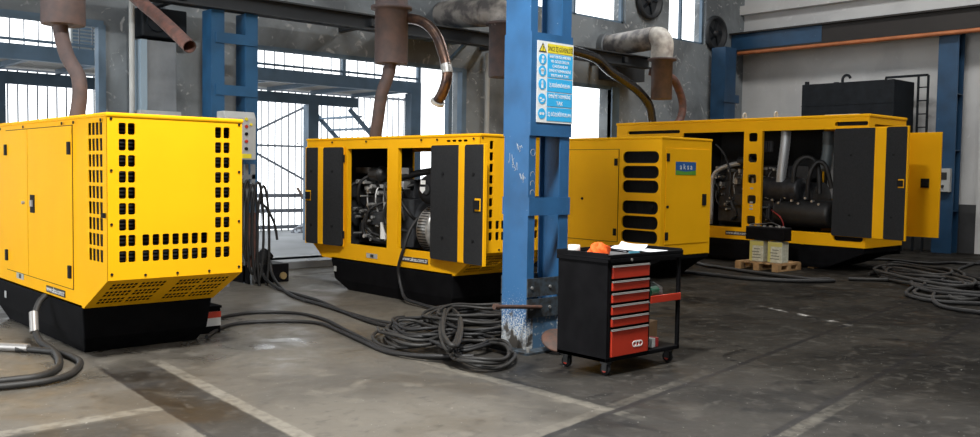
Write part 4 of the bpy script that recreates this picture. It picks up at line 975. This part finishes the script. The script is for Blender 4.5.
# right wall: column, corner column, tank, ladder, switch box
rc = thing('wall_column', 'blue steel column standing before the pale wall past the open door', 'column', (20.45, 7.82, 0), kind='thing')
MB().prism([(0, 0), (.02, 0), (.02, .2), (.30, .2), (.30, 0), (.32, 0), (.32, .42), (.30, .42), (.30, .22), (.02, .22), (.02, .42), (0, .42)], 'z', 0, 4.74).build('shaft', BLUEDK, rc)
b = MB()
for z in (.9, 2.2, 3.4): b.box(.02, .30, 0, .42, z, z + .02)
b.build_each('stiffener', BLUEDK, rc)
sb = thing('switch_box', 'grey switch box mounted on blue column past the open door', 'switch box', (20.33, 7.9, 1.32))
MB().box(0, .12, -.04, .24, 0, .5).build('case', LGREY, sb, .01); MB().box(-.006, 0, .02, .18, .26, .42).build('dark_window', INK, sb); MB().cyl((0, .1, .12), (-.03, .1, .12), .03, n=12).build('knob', INK, sb)
cc = thing('wall_column', 'dark blue steel column in the corner of the hall', 'column', (19.36, 12.85, 0), kind='thing')
MB().prism([(0, 0), (.47, 0), (.47, .4), (.45, .4), (.45, .02), (.02, .02), (.02, .4), (0, .4)], 'z', 0, 4.75).build('shaft', BLUEDK, cc)
MB().box(-.05, .6, -.03, 0, 3.4, 3.6).build_each('batten_plate', BLUEDK, cc)
tag(MB().box(20.86, 20.98, 7.3, 7.5, 0, 7).build('pilaster', PLAST), 'pale vertical duct on the wall beyond the blue column', 'duct')
tk = thing('fuel_tank', 'large black rectangular tank mounted high against the pale wall', 'tank', (19.4, 8.70, 2.2))
MB().box(0, 1.0, .0, 2.12, 0, 1.50).build('body', TANK, tk, .015)
b = MB()
for z in (0.5, 1.0): b.box(-.008, 0, .0, 2.12, z, z + .015)
b.build_each('seam', TANK, tk)
MB().tube([(.3, 1.3, 1.48), (.3, 1.3, 1.61), (.3, 1.24, 1.68), (.3, 1.16, 1.67), (.3, 1.12, 1.61)], .03, 10).cyl((.1, 2.05, 1.5), (.1, 2.05, 1.57), .05).cyl((.4, 1.5, 1.5), (.4, 1.5, 1.55), .06).build_each('vent_pipe', TANK, tk)
b = MB()
for x in (0.1, .8):
    for y in (.1, 1.9): b.box(x, x + .1, y, y + .1, -2.2, 0)
b.build_each('leg', TANK, tk)
ld = thing('tank_ladder', 'narrow black ladder with guard rail at the end of the black tank', 'ladder', (20.45, 8.42, 0))
MB().box(0, .04, 0, .04, 0, 3.85).box(.0, .04, .21, .25, 0, 3.85).build_each('stile', TANK, ld)
for k in range(12): MB().cyl((.02, .02, .4 + k * .29), (.02, .23, .4 + k * .29), .014, n=8).build('rung', TANK, ld)
MB().bar((.0, .02, 3.85), (.0, .95, 3.85), .05, .05).bar((.02, .95, 3.85), (.02, .95, 3.68), .04, .04, (1, 0, 0)).build('guard_rail', TANK, ld)

# ------------------------------------------------------------------ outside: mezzanine, stair, fence
mz = thing('mezzanine', 'blue-grey steel mezzanine walkway outside the big doorways', 'mezzanine', (5, 15, 0), kind='thing')
X0, X1 = -7.5, 6.65
MB().box(X0, X1, 0, .12, 3.19, 3.42).build_each('edge_beam', MEZ, mz); MB().box(X0, 6.45, 2.0, 2.12, 2.98, 3.19).build_each('edge_beam', MEZ, mz)
MB().box(X0, X1, .12, 2.3, 3.27, 3.31).build('deck', DECKM, mz)
for k in range(14): MB().box(X0 + .5 + k * 1.02, X0 + .58 + k * 1.02, .12, 2.0, 3.19, 3.27).build('joist', MEZ, mz)
b = MB().box(X0, X1, .02, .06, 3.47, 3.51).box(X0, X1, .02, .06, 4.48, 4.52)
b.build_each('handrail', MEZ, mz)
b = MB()
for k in range(70): b.box(X0 + .2 * k, X0 + .2 * k + .016, .03, .045, 3.40, 4.5)
b.build('baluster_row', FENCE, mz)
b = MB()
for x in (-4.2, .8, 4.75, 6.57): b.box(x, x + .07, 0, .08, 3.42, 4.42)
b.build_each('rail_post', MEZ, mz)
for x, y in ((5.2, 2.0), (6.4, .0), (-.9, 2.0), (-1.6, .0), (-6, 2.0)): MB().box(x, x + .25, y, y + .22, .09, 3.19 if y < 1 else 2.98).build('column', MEZ, mz)
st = thing('staircase', 'open steel staircase descending from the mezzanine outside the doorway', 'stairs', (11.35, 17.2, 0))
for y in (0, 1.5): MB().bar((0, y, 2.95), (3.1, y, .15), .04, .10).build('stringer', MEZ, st)
for k in range(11): MB().box(.15 + k * .27, .36 + k * .27, .02, 1.48, 2.78 - k * .255, 2.82 - k * .255).build('tread', MEZ, st)
fn = thing('steel_fence', 'tall barred steel fence across the yard outside', 'fence', (5, 20, .09), kind='thing')
b = MB()
for k in range(99): b.box(-8 + k * .185, -7.972 + k * .185, 0, .02, 0, 3.5)
b.build('bar_panel', FENCE, fn)
b = MB()
for z, h in ((2.05, .05), (.82, .09), (.45, .09), (.05, .09), (3.4, .06)): b.box(-8, 10.4, -.05, .03, z, z + h)
b.build_each('rail', FENCE, fn)
b = MB()
for x in (-2.3, 1.6, 5.5): b.bar((x, -.06, 2.4), (x + 1.35, -.06, 3.05), .05, .05).bar((x, -.06, 1.9), (x + 1.35, -.06, 1.25), .05, .05)
b.build_each('brace', FENCE, fn)
b = MB()
for x in (-6, -2.4, 1.4, 10.2): b.box(x, x + .14, -.1, .04, 0, 3.6)
b.build_each('post', FENCE, fn)
tp_ = crumple(0, 1.1, .35, .28, 14, .35).build('tarpaulin', TARP, None, 0, (12.3, 19.2, .09)); tag(tp_, 'crumpled dark and pale tarpaulin heaped by the fence outside', 'tarpaulin')
tag(MB().bar((11.6, 19.85, 1.15), (12.1, 19.5, .12), .22, .05).build('leaning_board', BOARD), 'dark old board leaning on the fence outside', 'board')
ac = thing('air_conditioner', 'white louvred unit standing on the mezzanine by the door frame', 'unit', (5.15, 16.2, 3.31))
MB().box(0, .55, 0, .5, 0, .75).build('case', LGREY, ac, .01); b = MB()
for k in range(11): b.box(.03, .52, -.02, 0, .06 + k * .06, .09 + k * .06)
b.build('louvre', MEZ, ac)

# ------------------------------------------------------------------ light
sc = bpy.context.scene
wd = bpy.data.worlds.new('sky'); sc.world = wd; wd.use_nodes = True
bg = wd.node_tree.nodes['Background']; bg.inputs['Color'].default_value = (.93, .97, 1.0, 1); bg.inputs['Strength'].default_value = 2.2
def area(name, loc, rot, sx_, sy_, power, col=(1, 1, 1)):
    l = bpy.data.lights.new(name, 'AREA'); l.shape = 'RECTANGLE'; l.size = sx_; l.size_y = sy_; l.energy = power; l.color = col
    o = bpy.data.objects.new(name, l); C.objects.link(o); o.location = loc; o.rotation_euler = rot; return o
area('high_bay_lamp', (2.4, 3.6, 7.0), (0, 0, 0), 1.0, 1.0, 900, (1, .98, .94))
area('rooflight_daylight', (15.5, 6, 8.9), (0, 0, 0), 1.5, 10, 500, (1, .98, .95))
area('doorway_daylight', (-5.7, 8.7, 2.6), (0, -PI / 2, 0), 5, 7, 380, (.95, .98, 1))
sc.view_settings.view_transform = 'Standard'; sc.view_settings.look = 'None'; sc.view_settings.exposure = .45; sc.view_settings.gamma = 1; sc.view_settings.use_curve_mapping = False
